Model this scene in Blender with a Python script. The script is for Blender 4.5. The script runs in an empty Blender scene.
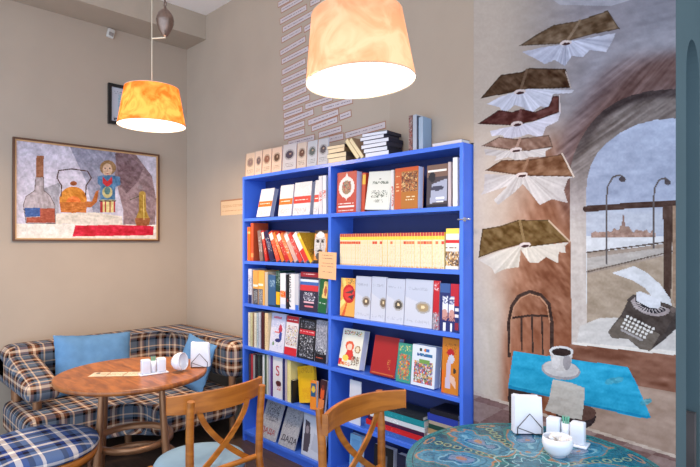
import bpy, bmesh, math, random
import numpy as np
from mathutils import Vector, Matrix
random.seed(7)
R = math.radians
S2 = math.sqrt(.5)
CX, CY, CH = 4.84, -2.54, 1.55        # where the photographer stands, lens height
F = 524.0                             # focal length for a 700 px wide frame
Y_MURAL, Y_CASE = -.13, -.22
scene = bpy.context.scene
col = scene.collection

# ---------- where a traced outline falls on a real wall plane ----------
def xb(px, y):
    a = math.atan((px - 350) / F); th = R(135) - a
    return CX + (y - CY) / math.tan(th)
def zf_b(X, y):
    return S2 * (-(X - CX) + (y - CY))
def hb(px, py, y):
    X = xb(px, y); return CH + (243 - py) * zf_b(X, y) / F
def wb(px, py, y):
    return (xb(px, y), y, hb(px, py, y))
def wa(px, py, x=0.0):
    a = math.atan((px - 350) / F); th = R(135) - a
    Y = CY + (x - CX) * math.tan(th)
    zf = S2 * (-(x - CX) + (Y - CY))
    return (x, Y, CH + (243 - py) * zf / F)

def lin(c):
    c = np.asarray(c, float) / 255.0
    return np.where(c <= .04045, c / 12.92, ((c + .055) / 1.055) ** 2.4)
def L(r, g, b):
    v = lin((r, g, b)); return (float(v[0]), float(v[1]), float(v[2]), 1.0)

# ---------- materials ----------
MATS = {}
def mat(name, c=(128, 128, 128), rough=.6, metal=0.0, noise=0.0, scale=8.0, spec=.5, stretch=(1, 1, 1), bump=0.0):
    if name in MATS: return MATS[name]
    m = bpy.data.materials.new(name); m.use_nodes = True
    nt = m.node_tree; b = nt.nodes['Principled BSDF']
    b.inputs['Base Color'].default_value = L(*c)
    b.inputs['Roughness'].default_value = rough
    b.inputs['Metallic'].default_value = metal
    b.inputs['Specular IOR Level'].default_value = spec
    if noise or bump:
        tc = nt.nodes.new('ShaderNodeTexCoord'); mp = nt.nodes.new('ShaderNodeMapping')
        mp.inputs['Scale'].default_value = stretch
        n = nt.nodes.new('ShaderNodeTexNoise'); n.inputs['Scale'].default_value = scale
        n.inputs['Detail'].default_value = 6
        nt.links.new(tc.outputs['Object'], mp.inputs[0]); nt.links.new(mp.outputs[0], n.inputs['Vector'])
        if noise:
            r = nt.nodes.new('ShaderNodeValToRGB')
            k0, k1 = 1 - noise, 1 + noise
            a = np.array(L(*c)[:3])
            r.color_ramp.elements[0].position = .3; r.color_ramp.elements[1].position = .7
            r.color_ramp.elements[0].color = (*[float(x) for x in a * k0], 1)
            r.color_ramp.elements[1].color = (*[float(min(1, x)) for x in a * k1], 1)
            nt.links.new(n.outputs['Fac'], r.inputs[0]); nt.links.new(r.outputs[0], b.inputs['Base Color'])
        if bump:
            bp = nt.nodes.new('ShaderNodeBump'); bp.inputs['Strength'].default_value = bump
            bp.inputs['Distance'].default_value = .01
            nt.links.new(n.outputs['Fac'], bp.inputs['Height']); nt.links.new(bp.outputs[0], b.inputs['Normal'])
    MATS[name] = m; return m

def painted(name, rough=.5, spec=.4):
    if name in MATS: return MATS[name]
    m = bpy.data.materials.new(name); m.use_nodes = True
    nt = m.node_tree; b = nt.nodes['Principled BSDF']
    a = nt.nodes.new('ShaderNodeAttribute'); a.attribute_name = 'Col'
    nt.links.new(a.outputs['Color'], b.inputs['Base Color'])
    b.inputs['Roughness'].default_value = rough; b.inputs['Specular IOR Level'].default_value = spec
    MATS[name] = m; return m
PAINT = painted('printed_paper', .45, .35)
WALLPAINT = painted('mural_paint', .8, .15)
CANVAS = painted('oil_paint', .5, .3)

# ---------- mesh building ----------
class MB:
    def __init__(s): s.V = []; s.F = []; s.C = []; s.S = []; s.M = []
    def add(s, vs, fs, col=(1, 1, 1), smooth=False, mi=0):
        o = len(s.V); s.V += [tuple(v) for v in vs]
        for f in fs:
            s.F.append(tuple(i + o for i in f)); s.C.append(col[:3]); s.S.append(smooth); s.M.append(mi)
        return s
    def box(s, x0, x1, y0, y1, z0, z1, col=(1, 1, 1), mi=0):
        vs = [(x0,y0,z0),(x1,y0,z0),(x1,y1,z0),(x0,y1,z0),(x0,y0,z1),(x1,y0,z1),(x1,y1,z1),(x0,y1,z1)]
        fs = [(0,3,2,1),(4,5,6,7),(0,1,5,4),(1,2,6,5),(2,3,7,6),(3,0,4,7)]
        return s.add(vs, fs, col, False, mi)
    def rbox(s, x0, x1, y0, y1, z0, z1, r, seg=3, col=(1,1,1), mi=0, poly=None, fn=None):
        bm = bmesh.new()
        if poly is None: poly = [(x0,y0),(x1,y0),(x1,y1),(x0,y1)]
        lo = [bm.verts.new((p[0], p[1], z0)) for p in poly]; hi = [bm.verts.new((p[0], p[1], z1)) for p in poly]
        n = len(poly); bm.faces.new(lo[::-1]); bm.faces.new(hi)
        for i in range(n): bm.faces.new((lo[i], lo[(i+1)%n], hi[(i+1)%n], hi[i]))
        if fn:
            for v in bm.verts: v.co = fn(v.co)
        bmesh.ops.bevel(bm, geom=list(bm.edges), offset=r, segments=seg, affect='EDGES', profile=.5, clamp_overlap=True)
        bmesh.ops.recalc_face_normals(bm, faces=bm.faces)
        bm.verts.index_update()
        s.add([v.co[:] for v in bm.verts], [[v.index for v in f.verts] for f in bm.faces], col, True, mi)
        bm.free(); return s
    def prism(s, poly, z0, z1, col=(1,1,1), mi=0, smooth=False):
        n = len(poly)
        vs = [(p[0], p[1], z0) for p in poly] + [(p[0], p[1], z1) for p in poly]
        s.add(vs, [tuple(range(n))[::-1], tuple(range(n, 2*n))], col, False, mi)
        s.add(vs, [(i, (i+1)%n, n+(i+1)%n, n+i) for i in range(n)], col, smooth, mi); return s
    def tube(s, path, r, seg=10, col=(1,1,1), mi=0, flat=None):
        P = [Vector(p) for p in path]; n = len(P)
        rr = r if isinstance(r, (list, tuple)) else [r]*n
        up = Vector((0,0,1)) if flat is None else Vector(flat)
        vs = []; fs = []; u = None
        for i in range(n):
            t = (P[min(i+1,n-1)] - P[max(i-1,0)]).normalized()
            if u is None:
                u = up - t*up.dot(t)
                if u.length < 1e-3: u = Vector((1,0,0)) - t*t.x
                u.normalize()
            else:
                u = (u - t*u.dot(t)).normalized()
            w = t.cross(u)
            for k in range(seg):
                a = 2*math.pi*k/seg; vs.append(P[i] + (u*math.cos(a) + w*math.sin(a))*rr[i])
        for i in range(n-1):
            for k in range(seg):
                fs.append((i*seg+k, i*seg+(k+1)%seg, (i+1)*seg+(k+1)%seg, (i+1)*seg+k))
        s.add(vs, fs, col, True, mi)
        s.add(vs[:seg], [tuple(range(seg))[::-1]], col, False, mi); s.add(vs[-seg:], [tuple(range(seg))], col, False, mi)
        return s
    def ribbon(s, path, w, t, wdir, tdirf=None, col=(1,1,1), mi=0):
        # flat bar along path: width w along wdir, thickness t across
        P = [Vector(p) for p in path]; n = len(P); vs = []; fs = []
        for i in range(n):
            tg = (P[min(i+1,n-1)] - P[max(i-1,0)]).normalized()
            a = Vector(wdir); a = (a - tg*a.dot(tg)).normalized(); b = tg.cross(a)
            for sa, sb in ((-1,-1),(1,-1),(1,1),(-1,1)): vs.append(P[i] + a*(sa*w/2) + b*(sb*t/2))
        for i in range(n-1):
            for k in range(4): fs.append((i*4+k, i*4+(k+1)%4, (i+1)*4+(k+1)%4, (i+1)*4+k))
        fs += [(3,2,1,0), ((n-1)*4, (n-1)*4+1, (n-1)*4+2, (n-1)*4+3)]
        return s.add(vs, fs, col, False, mi)
    def lathe(s, prof, seg=32, c=(0,0,0), col=(1,1,1), mi=0, close=True, sx=1, sy=1):
        vs = []; fs = []; n = len(prof)
        for r, z in prof:
            for k in range(seg):
                a = 2*math.pi*k/seg; vs.append((c[0]+r*math.cos(a)*sx, c[1]+r*math.sin(a)*sy, c[2]+z))
        for i in range(n-1):
            for k in range(seg): fs.append((i*seg+k, i*seg+(k+1)%seg, (i+1)*seg+(k+1)%seg, (i+1)*seg+k))
        s.add(vs, fs, col, True, mi)
        if close:
            s.add(vs[:seg], [tuple(range(seg))[::-1]], col, False, mi); s.add(vs[-seg:], [tuple(range(seg))], col, False, mi)
        return s
    def pgrid(s, o, u, v, cols, mi=0):
        # painted rectangle, cols[ny][nx]
        ny, nx = cols.shape[:2]; o = Vector(o); u = Vector(u); v = Vector(v)
        vs = [o + u*(i/nx) + v*(j/ny) for j in range(ny+1) for i in range(nx+1)]
        b = len(s.V); s.V += [tuple(p) for p in vs]
        for j in range(ny):
            for i in range(nx):
                a = b + j*(nx+1) + i
                s.F.append((a, a+1, a+nx+2, a+nx+1)); s.C.append(tuple(cols[j, i])); s.S.append(False); s.M.append(mi)
        return s
    def xf(s, m):
        s.V = [tuple(m @ Vector(v)) for v in s.V]; return s
    def mesh(s, name, mats, uv=None):
        me = bpy.data.meshes.new(name); me.from_pydata(s.V, [], s.F)
        for m in (mats if isinstance(mats, (list, tuple)) else [mats]): me.materials.append(m)
        me.polygons.foreach_set('use_smooth', s.S); me.polygons.foreach_set('material_index', s.M)
        ca = me.color_attributes.new('Col', 'FLOAT_COLOR', 'CORNER')
        n = np.array([len(f) for f in s.F]); c = np.array(s.C, float)
        c = np.hstack([np.repeat(c, n, axis=0), np.ones((n.sum(), 1))])
        ca.data.foreach_set('color', c.astype(np.float32).ravel())
        me.update()
        if uv: boxuv(me, uv)
        return me
    def build(s, name, mats, parent=None, loc=(0,0,0), rot=(0,0,0), uv=None):
        me = s.mesh(name, mats, uv)
        return link(name, me, parent, loc, rot)
def link(name, me, parent=None, loc=(0,0,0), rot=(0,0,0)):
    o = bpy.data.objects.new(name, me); col.objects.link(o); o.parent = parent
    o.location = loc; o.rotation_euler = rot; return o
def boxuv(me, off):
    uvl = me.uv_layers.new(name='UVMap'); ox, oy = off if isinstance(off, tuple) else (0, 0)
    for p in me.polygons:
        n = p.normal; ax = max(range(3), key=lambda i: abs(n[i]))
        for li in p.loop_indices:
            v = me.vertices[me.loops[li].vertex_index].co
            uvl.data[li].uv = ((v.y, v.z) if ax == 0 else (v.x, v.z) if ax == 1 else (v.y, v.x))
def tag(o, label=None, cat=None, group=None, kind=None):
    if label: o['label'] = label
    if cat: o['category'] = cat
    if group: o['group'] = group
    if kind: o['kind'] = kind
    return o
def thing(name, label, cat, loc=(0,0,0), rot=(0,0,0), group=None):
    o = bpy.data.objects.new(name, None); col.objects.link(o); o.location = loc; o.rotation_euler = rot
    o.empty_display_size = .05
    return tag(o, label, cat, group)
def copy_tree(o, parent=None):
    c = o.copy(); col.objects.link(c); c.parent = parent
    for ch in list(o.children): copy_tree(ch, c)
    return c
def struct(name, mb, m, **k): return tag(mb.build(name, m, **k), kind='structure')

def textmesh(name, s, size, m, parent, loc, rot, extrude=.0006, align='LEFT', sx=1):
    cu = bpy.data.curves.new(name, 'FONT'); cu.body = s; cu.size = size; cu.extrude = extrude; cu.align_x = align
    o = bpy.data.objects.new(name + '_curve', cu); col.objects.link(o)
    dg = bpy.context.evaluated_depsgraph_get(); me = bpy.data.meshes.new_from_object(o.evaluated_get(dg))
    bpy.data.objects.remove(o); bpy.data.curves.remove(cu)
    me.name = name; me.materials.clear(); me.materials.append(m)
    if sx != 1:
        for v in me.vertices: v.co.x *= sx
    return link(name, me, parent, loc, rot)

# ---------- value noise and a small painter ----------
_lat = {}
def vnoise(x, y, seed=0):
    if seed not in _lat: _lat[seed] = np.random.RandomState(seed).rand(256, 256)
    T = _lat[seed]; xi = np.floor(x).astype(int); yi = np.floor(y).astype(int)
    fx = x - xi; fy = y - yi; fx = fx*fx*(3-2*fx); fy = fy*fy*(3-2*fy)
    g = lambda i, j: T[(yi+j) % 256, (xi+i) % 256]
    return (g(0,0)*(1-fx)+g(1,0)*fx)*(1-fy) + (g(0,1)*(1-fx)+g(1,1)*fx)*fy
def brush(x, y, ang, l=14., w=2.2, seed=0):
    a = math.radians(ang); u = x*math.cos(a)+y*math.sin(a); v = -x*math.sin(a)+y*math.cos(a)
    return .6*vnoise(u/l+40, v/w+40, seed) + .4*vnoise(u/(l*.4)+90, v/(w*.5)+90, seed+1) - .5
class Painter:
    def __init__(s, X, Y, base):
        s.X = X; s.Y = Y; s.c = np.ones(X.shape+(3,))*np.array(base, float); s.id = np.zeros(X.shape, int)
    def poly(s, pts):
        X, Y = s.X, s.Y; m = np.zeros(X.shape, bool); n = len(pts)
        for i in range(n):
            x0, y0 = pts[i]; x1, y1 = pts[(i+1) % n]
            if y0 == y1: continue
            m ^= ((y0 > Y) != (y1 > Y)) & (X < (x1-x0)*(Y-y0)/(y1-y0)+x0)
        return m
    def dist(s, pts):
        d = np.full(s.X.shape, 1e9)
        for (x0, y0), (x1, y1) in zip(pts[:-1], pts[1:]):
            dx, dy = x1-x0, y1-y0; t = np.clip(((s.X-x0)*dx+(s.Y-y0)*dy)/(dx*dx+dy*dy+1e-9), 0, 1)
            d = np.minimum(d, np.hypot(s.X-x0-t*dx, s.Y-y0-t*dy))
        return d
    def ell(s, cx, cy, rx, ry, ang=0):
        a = math.radians(ang); dx = s.X-cx; dy = s.Y-cy
        return np.hypot((dx*math.cos(a)+dy*math.sin(a))/rx, (-dx*math.sin(a)+dy*math.cos(a))/ry)
    def fill(s, m, c, amp=0, ang=0, id=None, l=14, w=2.2, seed=0, a=1.0):
        if m.dtype == bool: m = m.astype(float)
        cc = np.ones(s.c.shape)*np.array(c, float)
        if amp: cc = cc + (brush(s.X, s.Y, ang, l, w, seed)*2*amp)[..., None]
        k = (m*a)[..., None]; s.c = s.c*(1-k)+cc*k
        if id is not None: s.id[m > .5] = id
    def line(s, pts, w, c, amp=0, id=None, a=1.0): s.fill(s.dist(pts) < w/2, c, amp, id=id, a=a)
def ss(x, a, b):
    t = np.clip((x-a)/(b-a), 0, 1); return t*t*(3-2*t)
LP1, LP2, PIN, WC, WS, EXPO = 14, 10, .33, (.92,.96,1.0) , .84, .60
# ================= ROOM =================
wallm = mat('taupe_wall_paint', (181, 162, 143), .85, noise=.035, scale=2.5, spec=.2, bump=.05)
beamm = mat('taupe_beam_paint', (178, 162, 144), .85, noise=.03, scale=3, spec=.2)
ceilm = mat('ceiling_white', (240, 234, 228), .9, spec=.2)
floorm = mat('dark_brown_floor', (70, 52, 42), .5, noise=.3, scale=5, stretch=(1, 8, 1))
XE = xb(676, Y_MURAL)
struct('wall_left', MB().box(-.15, 0, -3.2, 0, 0, 3.7), wallm)
struct('wall_back', MB().box(-.15, 3.55, 0, .15, 0, 3.7), wallm)
struct('wall_mural', MB().box(3.350, XE-.16, Y_MURAL, 0, 0, 3.7), wallm)
struct('wall_added_wedge', MB().prism([(2.66,0),(3.351,Y_MURAL),(3.351,0)], 2.078, 3.7), wallm)  # sloped wedge added above the bookcase so the wall step leaves no dark edge
struct('floor', MB().box(-.15, 6.2, -3.2, 1.6, -.1, 0), floorm)
struct('ceiling', MB().box(-.15, 6.2, -3.2, 1.6, 3.7, 3.8), ceilm)
struct('trim_beam', MB().box(0, .375, -3.2, 0, 3.475, 3.7), beamm)
# right hand passage: wall running away from the room with an arched recess
green = mat('grey_green_wall_paint', (84, 98, 98), .8, noise=.06, scale=2, spec=.2)
teal = mat('teal_wall_paint', (98, 136, 168), .8, noise=.08, scale=2, spec=.2)
# the arch profile in (y, z)
ya, yb2, zsp, zap = .03, .27, 2.27, 2.44
arch = [(ya, 0)] + [(ya + (yb2-ya)*(.5-.5*math.cos(t)), zsp + (zap-zsp)*math.sin(t)) for t in np.linspace(0, math.pi, 17)] + [(yb2, 0)]
mb = MB(); x0, x1 = XE-.16, XE
mb.box(x0, x1, Y_MURAL+.0, ya, 0, 3.7); mb.box(x0, x1, yb2, 1.6, 0, 3.7)
for (p, q) in zip(arch[1:-2], arch[2:-1]):
    vs = [(x0,p[0],p[1]),(x1,p[0],p[1]),(x1,q[0],q[1]),(x0,q[0],q[1]),(x0,p[0],3.7),(x1,p[0],3.7),(x1,q[0],3.7),(x0,q[0],3.7)]
    mb.add(vs, [(0,1,2,3),(1,5,6,2),(0,3,7,4),(4,7,6,5)])
struct('wall_passage', mb, green)
bpy.data.objects['wall_mural'].data.transform(Matrix.Identity(4))
struct('wall_recess', MB().box(x0+.085, x0+.1, ya-.02, yb2+.02, 0, 2.6), teal)
struct('wall_far', MB().box(XE-.16, 6.2, 1.6, 1.75, 0, 3.7), teal)
struct('trim_recess', MB().box(x0+.101, x1-.01, yb2-.045, yb2-.012, .28, .78), mat('brown_wood_strip', (92, 78, 70), .5, noise=.15))

# ================= MURAL =================
step = .0036
nx = int((XE-3.352)/step); nz = int((3.0-.0)/step)
gx = np.linspace(3.3505, XE-.0005, nx+1); gz = np.linspace(.0, 3.0, nz+1)
fx, fz = np.meshgrid((gx[:-1]+gx[1:])/2, (gz[:-1]+gz[1:])/2)
def to_px(X, Z, y):
    rx = X-CX; ry = y-CY; r = S2*(rx+ry); z = S2*(-rx+ry)
    return 350+F*r/z, 243-F*(Z-CH)/z
PX, PY = to_px(fx, fz, Y_MURAL)
A = (182, 166, 152)
P = Painter(PX, PY, A)
def f(m, c, amp=0, **k): P.fill(m, c, amp, **k)
lf = ss(PX, 488, 600)
# purple grey upper right, brushed
f(ss(PX, 500, 600)*(1-ss(PY, 150, 230)), (150, 142, 148), 10, ang=-25, l=50, w=5)
f(np.clip(ss(PX, 590, 660)*(1-ss(PY, 20, 90)), 0, 1), (138, 136, 146), 16, ang=-12, l=60, w=4, a=.7)
f(P.poly([(545,-5),(650,-5),(610,6),(560,5)]), (190,190,200), 12, a=.5)
f((1-ss(P.dist([(600, 60), (676, 38)]), 4, 22)), (172, 168, 176), 12, ang=-15, l=40, w=3, a=.5)
# pinkish wash behind the books
f(ss(PX, 476, 520)*ss(PY, 130, 200)*(1-ss(PY, 330, 420)), (178, 148, 130), 14, ang=-60, l=30, w=5, seed=5, a=.6)
# brown background between the books and the window
bm_ = ss(PX - .28*np.abs(PY-300)**1.0*0 , 515, 560)
f(ss(PX+np.clip((PY-130)*.22, 0, 34), 518, 562)*ss(PY, 110, 170), (150, 98, 72), 40, ang=70, l=16, w=5, seed=9, a=.9)
f(ss(PX, 514, 548)*ss(PY, 225, 280), (134, 84, 60), 44, ang=50, l=12, w=4, seed=11, a=.8)
# mauve swoosh round the arch
d = P.ell(690, 250, 122, 178)
f((1-ss(np.abs(d-1.08), .05, .22))*ss(PY, 40, 70)*(PX > 520)*(1-ss(PY, 165, 215)), (122, 100, 100), 40, ang=-38, l=46, w=3, seed=3, a=.95)
f((1-ss(np.abs(d-1.0), .05, .16))*ss(PX, 545, 575)*(1-ss(PY, 190, 240)), (104, 74, 68), 40, ang=-50, l=40, w=3, seed=4, a=.8)
# left tan wall under the books, lower wall
f(ss(PY, 270, 320)*(1-ss(PX, 482, 520)), (186, 172, 158), 10, ang=80, l=30, w=6, a=.9)
f(ss(PY, 300, 360)*ss(PX, 496, 512)*(PX < 580), (150, 92, 66), 34, ang=84, l=30, w=6, seed=13, a=.85)
# window surround
outer = [(573,420),(570,205),(570.5,168),(574,154),(579,143),(585,132),(593,121),(604,110),(618,101),(633,95),(650,91),(690,87.5),(690,420)]
inner = [(587,345),(586,205),(587,180),(591,165),(598,152),(607,143),(620,133),(636,125),(655,120),(690,117),(690,345)]
mo, mi_ = P.poly(outer), P.poly(inner)
sur = mo & ~mi_ & (PY < 350)
f(sur, (172, 160, 158), 14, ang=85, l=40, w=4, seed=21, id=3)
f(sur*(1-ss(PY, 150, 215)), (118, 106, 102), 34, ang=-35, l=40, w=3, seed=22, a=1)
f(sur*(1-ss(PY, 110, 180))*(1-ss(P.dist(outer[2:12]), 4, 12)), (62, 50, 50), 20, ang=-25, l=30, w=3, a=.9)
f(sur*ss(PY, 185, 240)*(PY < 345), (196, 184, 176), 9, ang=88, l=40, w=4, a=.9)
# view: sky, sea, town, quay
v = mi_ & (PY < 345)
f(v, (154, 162, 184), 12, ang=-10, l=26, w=8, seed=31, id=2)
f(v*(1-ss(PY, 120, 175)), (174, 182, 204), 14, ang=-20, l=30, w=7, seed=32, a=.8)
f(v*(1-ss(np.abs(PY-222), 6, 22)), (188, 190, 198), 8, ang=0, l=40, w=4, a=.7)
f(v & (PY > 236), (206, 206, 210), 8, ang=0, l=40, w=3)
f(v & (PX > 591) & (PX < 656) & (PY < 237.5) & (PY > 231.5-4*vnoise(PX/3.2, PX*0, 77)+.08*np.abs(PX-622)), (154, 124, 112), 34, l=3, w=2)
f(v & P.poly([(621,230),(623.5,212),(626,230)]), (132, 104, 96), 5)
f(v & P.poly([(619,232),(620,226),(629,226),(631,232)]), (146, 118, 106), 8)
f(v & P.poly([(587,253),(640,247),(690,240),(690,345),(587,345)]), (150, 134, 122), 16, ang=-8, l=30, w=4, seed=35)
f(v & P.poly([(587,258),(690,244),(690,250),(587,270)]), (176, 168, 162), 8, ang=-8)
P.line([(587,252.5),(690,239)], 1.4, (84,70,62)); P.line([(587,272),(690,247)], 1.2, (96,82,74))
f(v & P.poly([(587,274),(690,250),(690,330),(587,330)]), (160, 142, 124), 16, ang=20, l=22, w=6, seed=36)
# sill
f(P.poly([(576,346),(580,326),(600,318),(690,316),(690,356)]), (198, 192, 188), 12, ang=-5, l=30, w=4, id=3)
f(P.poly([(573,342),(690,352),(690,356),(572,348)]), (222, 214, 206), 6, id=3)
# window bars
f((P.dist([(586,209),(640,205),(690,203)]) < 3), (66, 46, 40), 14, id=4)
f(P.poly([(663,206),(673,206),(671,300),(664,298)]), (74, 54, 46), 14, ang=88, id=4)
f(P.poly([(673,206),(678,206),(677,310),(673,300)]), (150, 124, 104), 10, id=4)
# street lamps
for k, pts in ((5, [(607,264),(606.5,200),(608,186),(613,177),(620,175),(624,178)]), (6, [(654,248),(653.5,200),(655,188),(659,180),(665,178),(669,181)])):
    P.line(pts, 1.7, (92, 84, 84), id=k)
    cx_, cy_ = pts[-1]; f(P.ell(cx_-1.5, cy_+1.2, 3.4, 2.8, 20) < 1, (78, 70, 74), 10, id=k)
# curved sheet and typewriter
f(P.poly([(612,273),(634,266),(646,272),(660,284),(670,298),(672,306),(660,308),(655,300),(645,288),(634,281),(620,276)]), (196, 196, 200), 12, ang=30, l=20, w=4, id=7)
body = [(608,332),(613,325),(621,315),(627,303),(630,297),(637,294),(668,304),(677,309),(677,328),(664,340),(650,351),(640,349),(628,339),(612,338)]
f(P.poly(body), (66, 56, 52), 14, ang=30, l=14, w=4, id=8)
f(P.poly([(608,332),(621,317),(660,334),(650,351),(640,349),(628,339),(612,338)]), (98, 88, 80), 10, ang=25, id=8)
f(P.poly([(650,351),(664,334),(677,310),(677,328),(664,340)]), (58, 50, 48), 8, id=8)
e = P.ell(651, 303, 21, 12, 18)
f((e < 1) & (PY > 297+(PX-635)*.35), (150, 138, 138), 8, id=8)
f((e < .78) & (PY > 297+(PX-635)*.35), (40, 36, 42), 6, id=8)
for t in np.linspace(15, 165, 13):
    a_ = R(t+18); P.line([(651+11*math.cos(a_), 303+6*math.sin(a_)), (651+18*math.cos(a_), 303+10*math.sin(a_))], .9, (170,160,160), id=8)
f(P.poly([(636,293),(640,291),(661,300),(660,308),(650,308),(637,301)]), (200, 200, 206), 8, id=8)
P.line([(634,296),(629,300)], 3, (70,60,58), id=8); f(P.ell(673, 310, 3, 3) < 1, (96,84,80), id=8)
for r_ in range(4):
    for k in range(8-r_//2):
        kx = 627.5-r_*2.6+k*3.7+r_*.9; ky = 318+r_*3.4+k*1.75-1.5
        f(P.ell(kx, ky, 1.55, 1.35) < 1, (206, 202, 198), id=8)
P.line([(622,330),(642,340)], 2.2, (150,144,144), id=8)
# brown dado under the sill
f(P.poly([(570,344),(690,357),(690,402),(640,398),(570,372)]), (126, 82, 64), 30, ang=10, l=24, w=6, seed=41)
f(P.poly([(560,372),(690,395),(690,470),(560,470)]), (168, 142, 126), 22, ang=15, l=30, w=6, seed=42)
# painted floor tiles
fl = PY > 391+(PX-473)*.315
f(fl, (146, 122, 116), 12, ang=15, l=30, w=6, id=9)
f(fl & (PY < 394+(PX-473)*.315), (190, 172, 158), 6, id=9)
u_ = (PX-473)/46+(PY-400)/26; w_ = (PX-473)/66-(PY-400)/20
f(fl & (PY > 394+(PX-473)*.315) & ((np.floor(u_)+np.floor(w_)) % 2 == 0), (116, 86, 82), 14, ang=15, id=9, a=.8)
# chair
for p_, w__ in (([(509.5,356),(509,322),(512,306),(519,296),(530,291.5),(541,295),(549,304),(552,322),(552,350)], 3.4), ([(512,318),(530,315.5),(550,316)], 2.2), ([(521.5,317),(522,350)], 1.8), ([(532,316),(533,352)], 1.8), ([(542,316),(543,354)], 1.8), ([(511,386),(512,430)], 5)):
    P.line(p_, w__, (56, 38, 32), 16, id=10)
P.line([(510.6,352),(510.8,322),(514,307),(521,298),(530,294),(540,297),(547,305),(550,322)], 1.1, (168,124,98), id=10)
f(P.ell(576, 417, 20, 13) < 1, (50, 38, 40), 10, id=10); f(P.ell(520, 398, 12, 12) < 1, (48, 36, 34), 8, id=10)
f((P.ell(582, 413, 14, 8) < 1) & (PX > 580), (92, 66, 58), 10, id=10)
# table top, paper, cup
f(P.poly([(513.5,351),(628,367),(637,384),(651,417),(640,418),(585,405),(508,388)]), (36, 152, 190), 14, ang=8, l=30, w=4, id=11, seed=51)
f(P.poly([(508,388),(585,405),(648,418.5),(651,417),(585,403),(509,385)]), (20, 128, 170), 4, id=11)
for q in ((618,380),(611,381),(646,402)): f(P.ell(q[0], q[1], 6, 3, -20) < 1, (70, 150, 170), 34, id=11, l=4, w=1.5, a=.8)
f(P.poly([(553,379),(572,383),(585,388),(584,404),(582,420),(562,416),(545,410),(549,400)]), (186, 180, 172), 8, ang=10, id=12)
f(P.ell(561, 370, 19.5, 9.5, 8) < 1, (150, 146, 150), 10, id=13); f(P.ell(561, 368.8, 18, 8, 8) < 1, (186, 182, 182), 12, id=13)
f(P.poly([(550,352),(573,352),(571,364),(566,371),(557,371),(552,364)]), (182, 176, 174), 16, ang=85, l=8, w=3, id=13)
f(P.ell(561.5, 351.5, 12, 5.6, 3) < 1, (200, 198, 198), 4, id=13); f((P.ell(556, 362, 4, 7) < 1), (206, 202, 202), 6, id=13, a=.7); f((P.ell(567, 362, 4, 8) < 1), (120, 114, 120), 6, id=13, a=.6); f(P.ell(561.5, 352.2, 9.6, 4, 3) < 1, (44, 30, 28), 4, id=13)
# the six flying books: cover, spine, pages
BK = [
 ([(519,46),(536,35),(554,25),(578,21),(608,10.5),(614,20),(620,29),(590,35),(572,40),(560,44)], (112, 88, 66), [(566,43),(580,21)],
  [(522,52),(545,47),(560,45),(572,41),(600,36),(616,33),(612,42),(606,52),(590,50),(583,57),(572,56),(565,66),(555,60),(545,64),(534,58)], (190, 190, 206)),
 ([(480.6,98.5),(500.8,75),(522,72),(529.7,68),(566,69),(569,80),(571,88),(528,89),(515,92)], (84, 58, 38), [(520,92),(527,70)],
  [(487,104),(500,97),(515,92),(528,89),(574,90),(572,93),(553,94),(549,109),(541,106),(530,114),(524,108),(515,105),(505,113),(499,107)], (210, 208, 220)),
 ([(477.7,124),(499,110),(512,112),(522,109),(535,112),(549,106),(553,96),(559.5,96),(560,112),(533,121.6),(514,125.5)], (92, 48, 42), [(517,124),(521,110)],
  [(490,131),(514,126),(533,122),(561,112),(558,121),(546,127),(542,138),(528,134),(520,137),(505,140),(503,135),(492,136)], (206, 200, 212)),
 ([(481.6,146),(499,136.7),(516,139),(549,135),(551,140),(553,147),(528,151),(511,150)], (146, 112, 96), [(516,150),(520,139)],
  [(484,149),(511,151),(528,151),(553,147),(546,151),(546,157),(530,157),(518,161),(508,157),(495,161),(497,156),(486,155)], (204, 194, 190)),
 ([(485.4,170.5),(502,160),(526,160),(562.5,154),(574,176.6),(528,176),(518,175)], (124, 84, 58), [(522,175),(528,160)],
  [(485,174),(518,175),(574,177),(568,179),(564,190),(568,203),(552,199),(540,205),(533,196),(523,184),(515,192),(498,205),(494,200),(508,186),(481,195),(484,190)], (204, 194, 190)),
 ([(478.7,257.8),(480,245),(482.5,229),(500,226),(518,220),(549,220),(560,231),(570,241.4),(545,245),(528,247),(520.5,244.3),(500,250)], (112, 84, 46), [(525,245),(520,221)],
  [(479,260),(500,251),(520,245),(528,247),(570,242),(565,246),(566,253),(559,252),(558,263),(546,257),(538,263),(530,263),(521,250),(519,267),(505,269),(495,274),(492,268)], (216, 204, 190)),
]
for i, (cv, cc, sp, pg, pc) in enumerate(BK):
    k = 20+i
    cxx, cyy = sp[0]; pm = P.poly(pg); an = np.arctan2(PY-cyy+5, PX-cxx)
    f(pm, pc, 0, id=k)
    st = vnoise(an*9+20, an*0+i*3.3, 60+i)*.6+vnoise(an*24+20, an*0+i*5.1, 90+i)*.5
    P.c += (pm*(st-.5)*64)[..., None]; f(pm*ss(P.dist(sp[:1]*2), 26, 60), (178, 164, 164), 0, a=.35)
    f(P.poly(cv), cc, 22, ang=-20+60*(i%2), l=9, w=3, id=k, seed=70+i)
    cm = P.poly(cv); P.c += (cm*(vnoise(PX/5, PY/4, 140+i)-.5)*46)[..., None]; f(cm & (P.dist(cv+cv[:1]) < 1.1), tuple(x*.72 for x in cc), 10, a=.8)
    P.line(sp, 2.6, tuple(min(255, x+30) for x in cc), id=k)
    f((P.ell(cxx, cyy, 6, 2.6, -8) < 1), (226, 206, 200), 4, id=k); f((P.ell(cxx+.5, cyy+1, 4, 1.4, -8) < 1), (70, 40, 40), id=k)
P.line([(549,220.5),(570,241.5)], 1.6, (206,176,150), id=25); P.line([(562.5,154),(574,176.6)], 1.6, (216,196,180), id=24)
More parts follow.
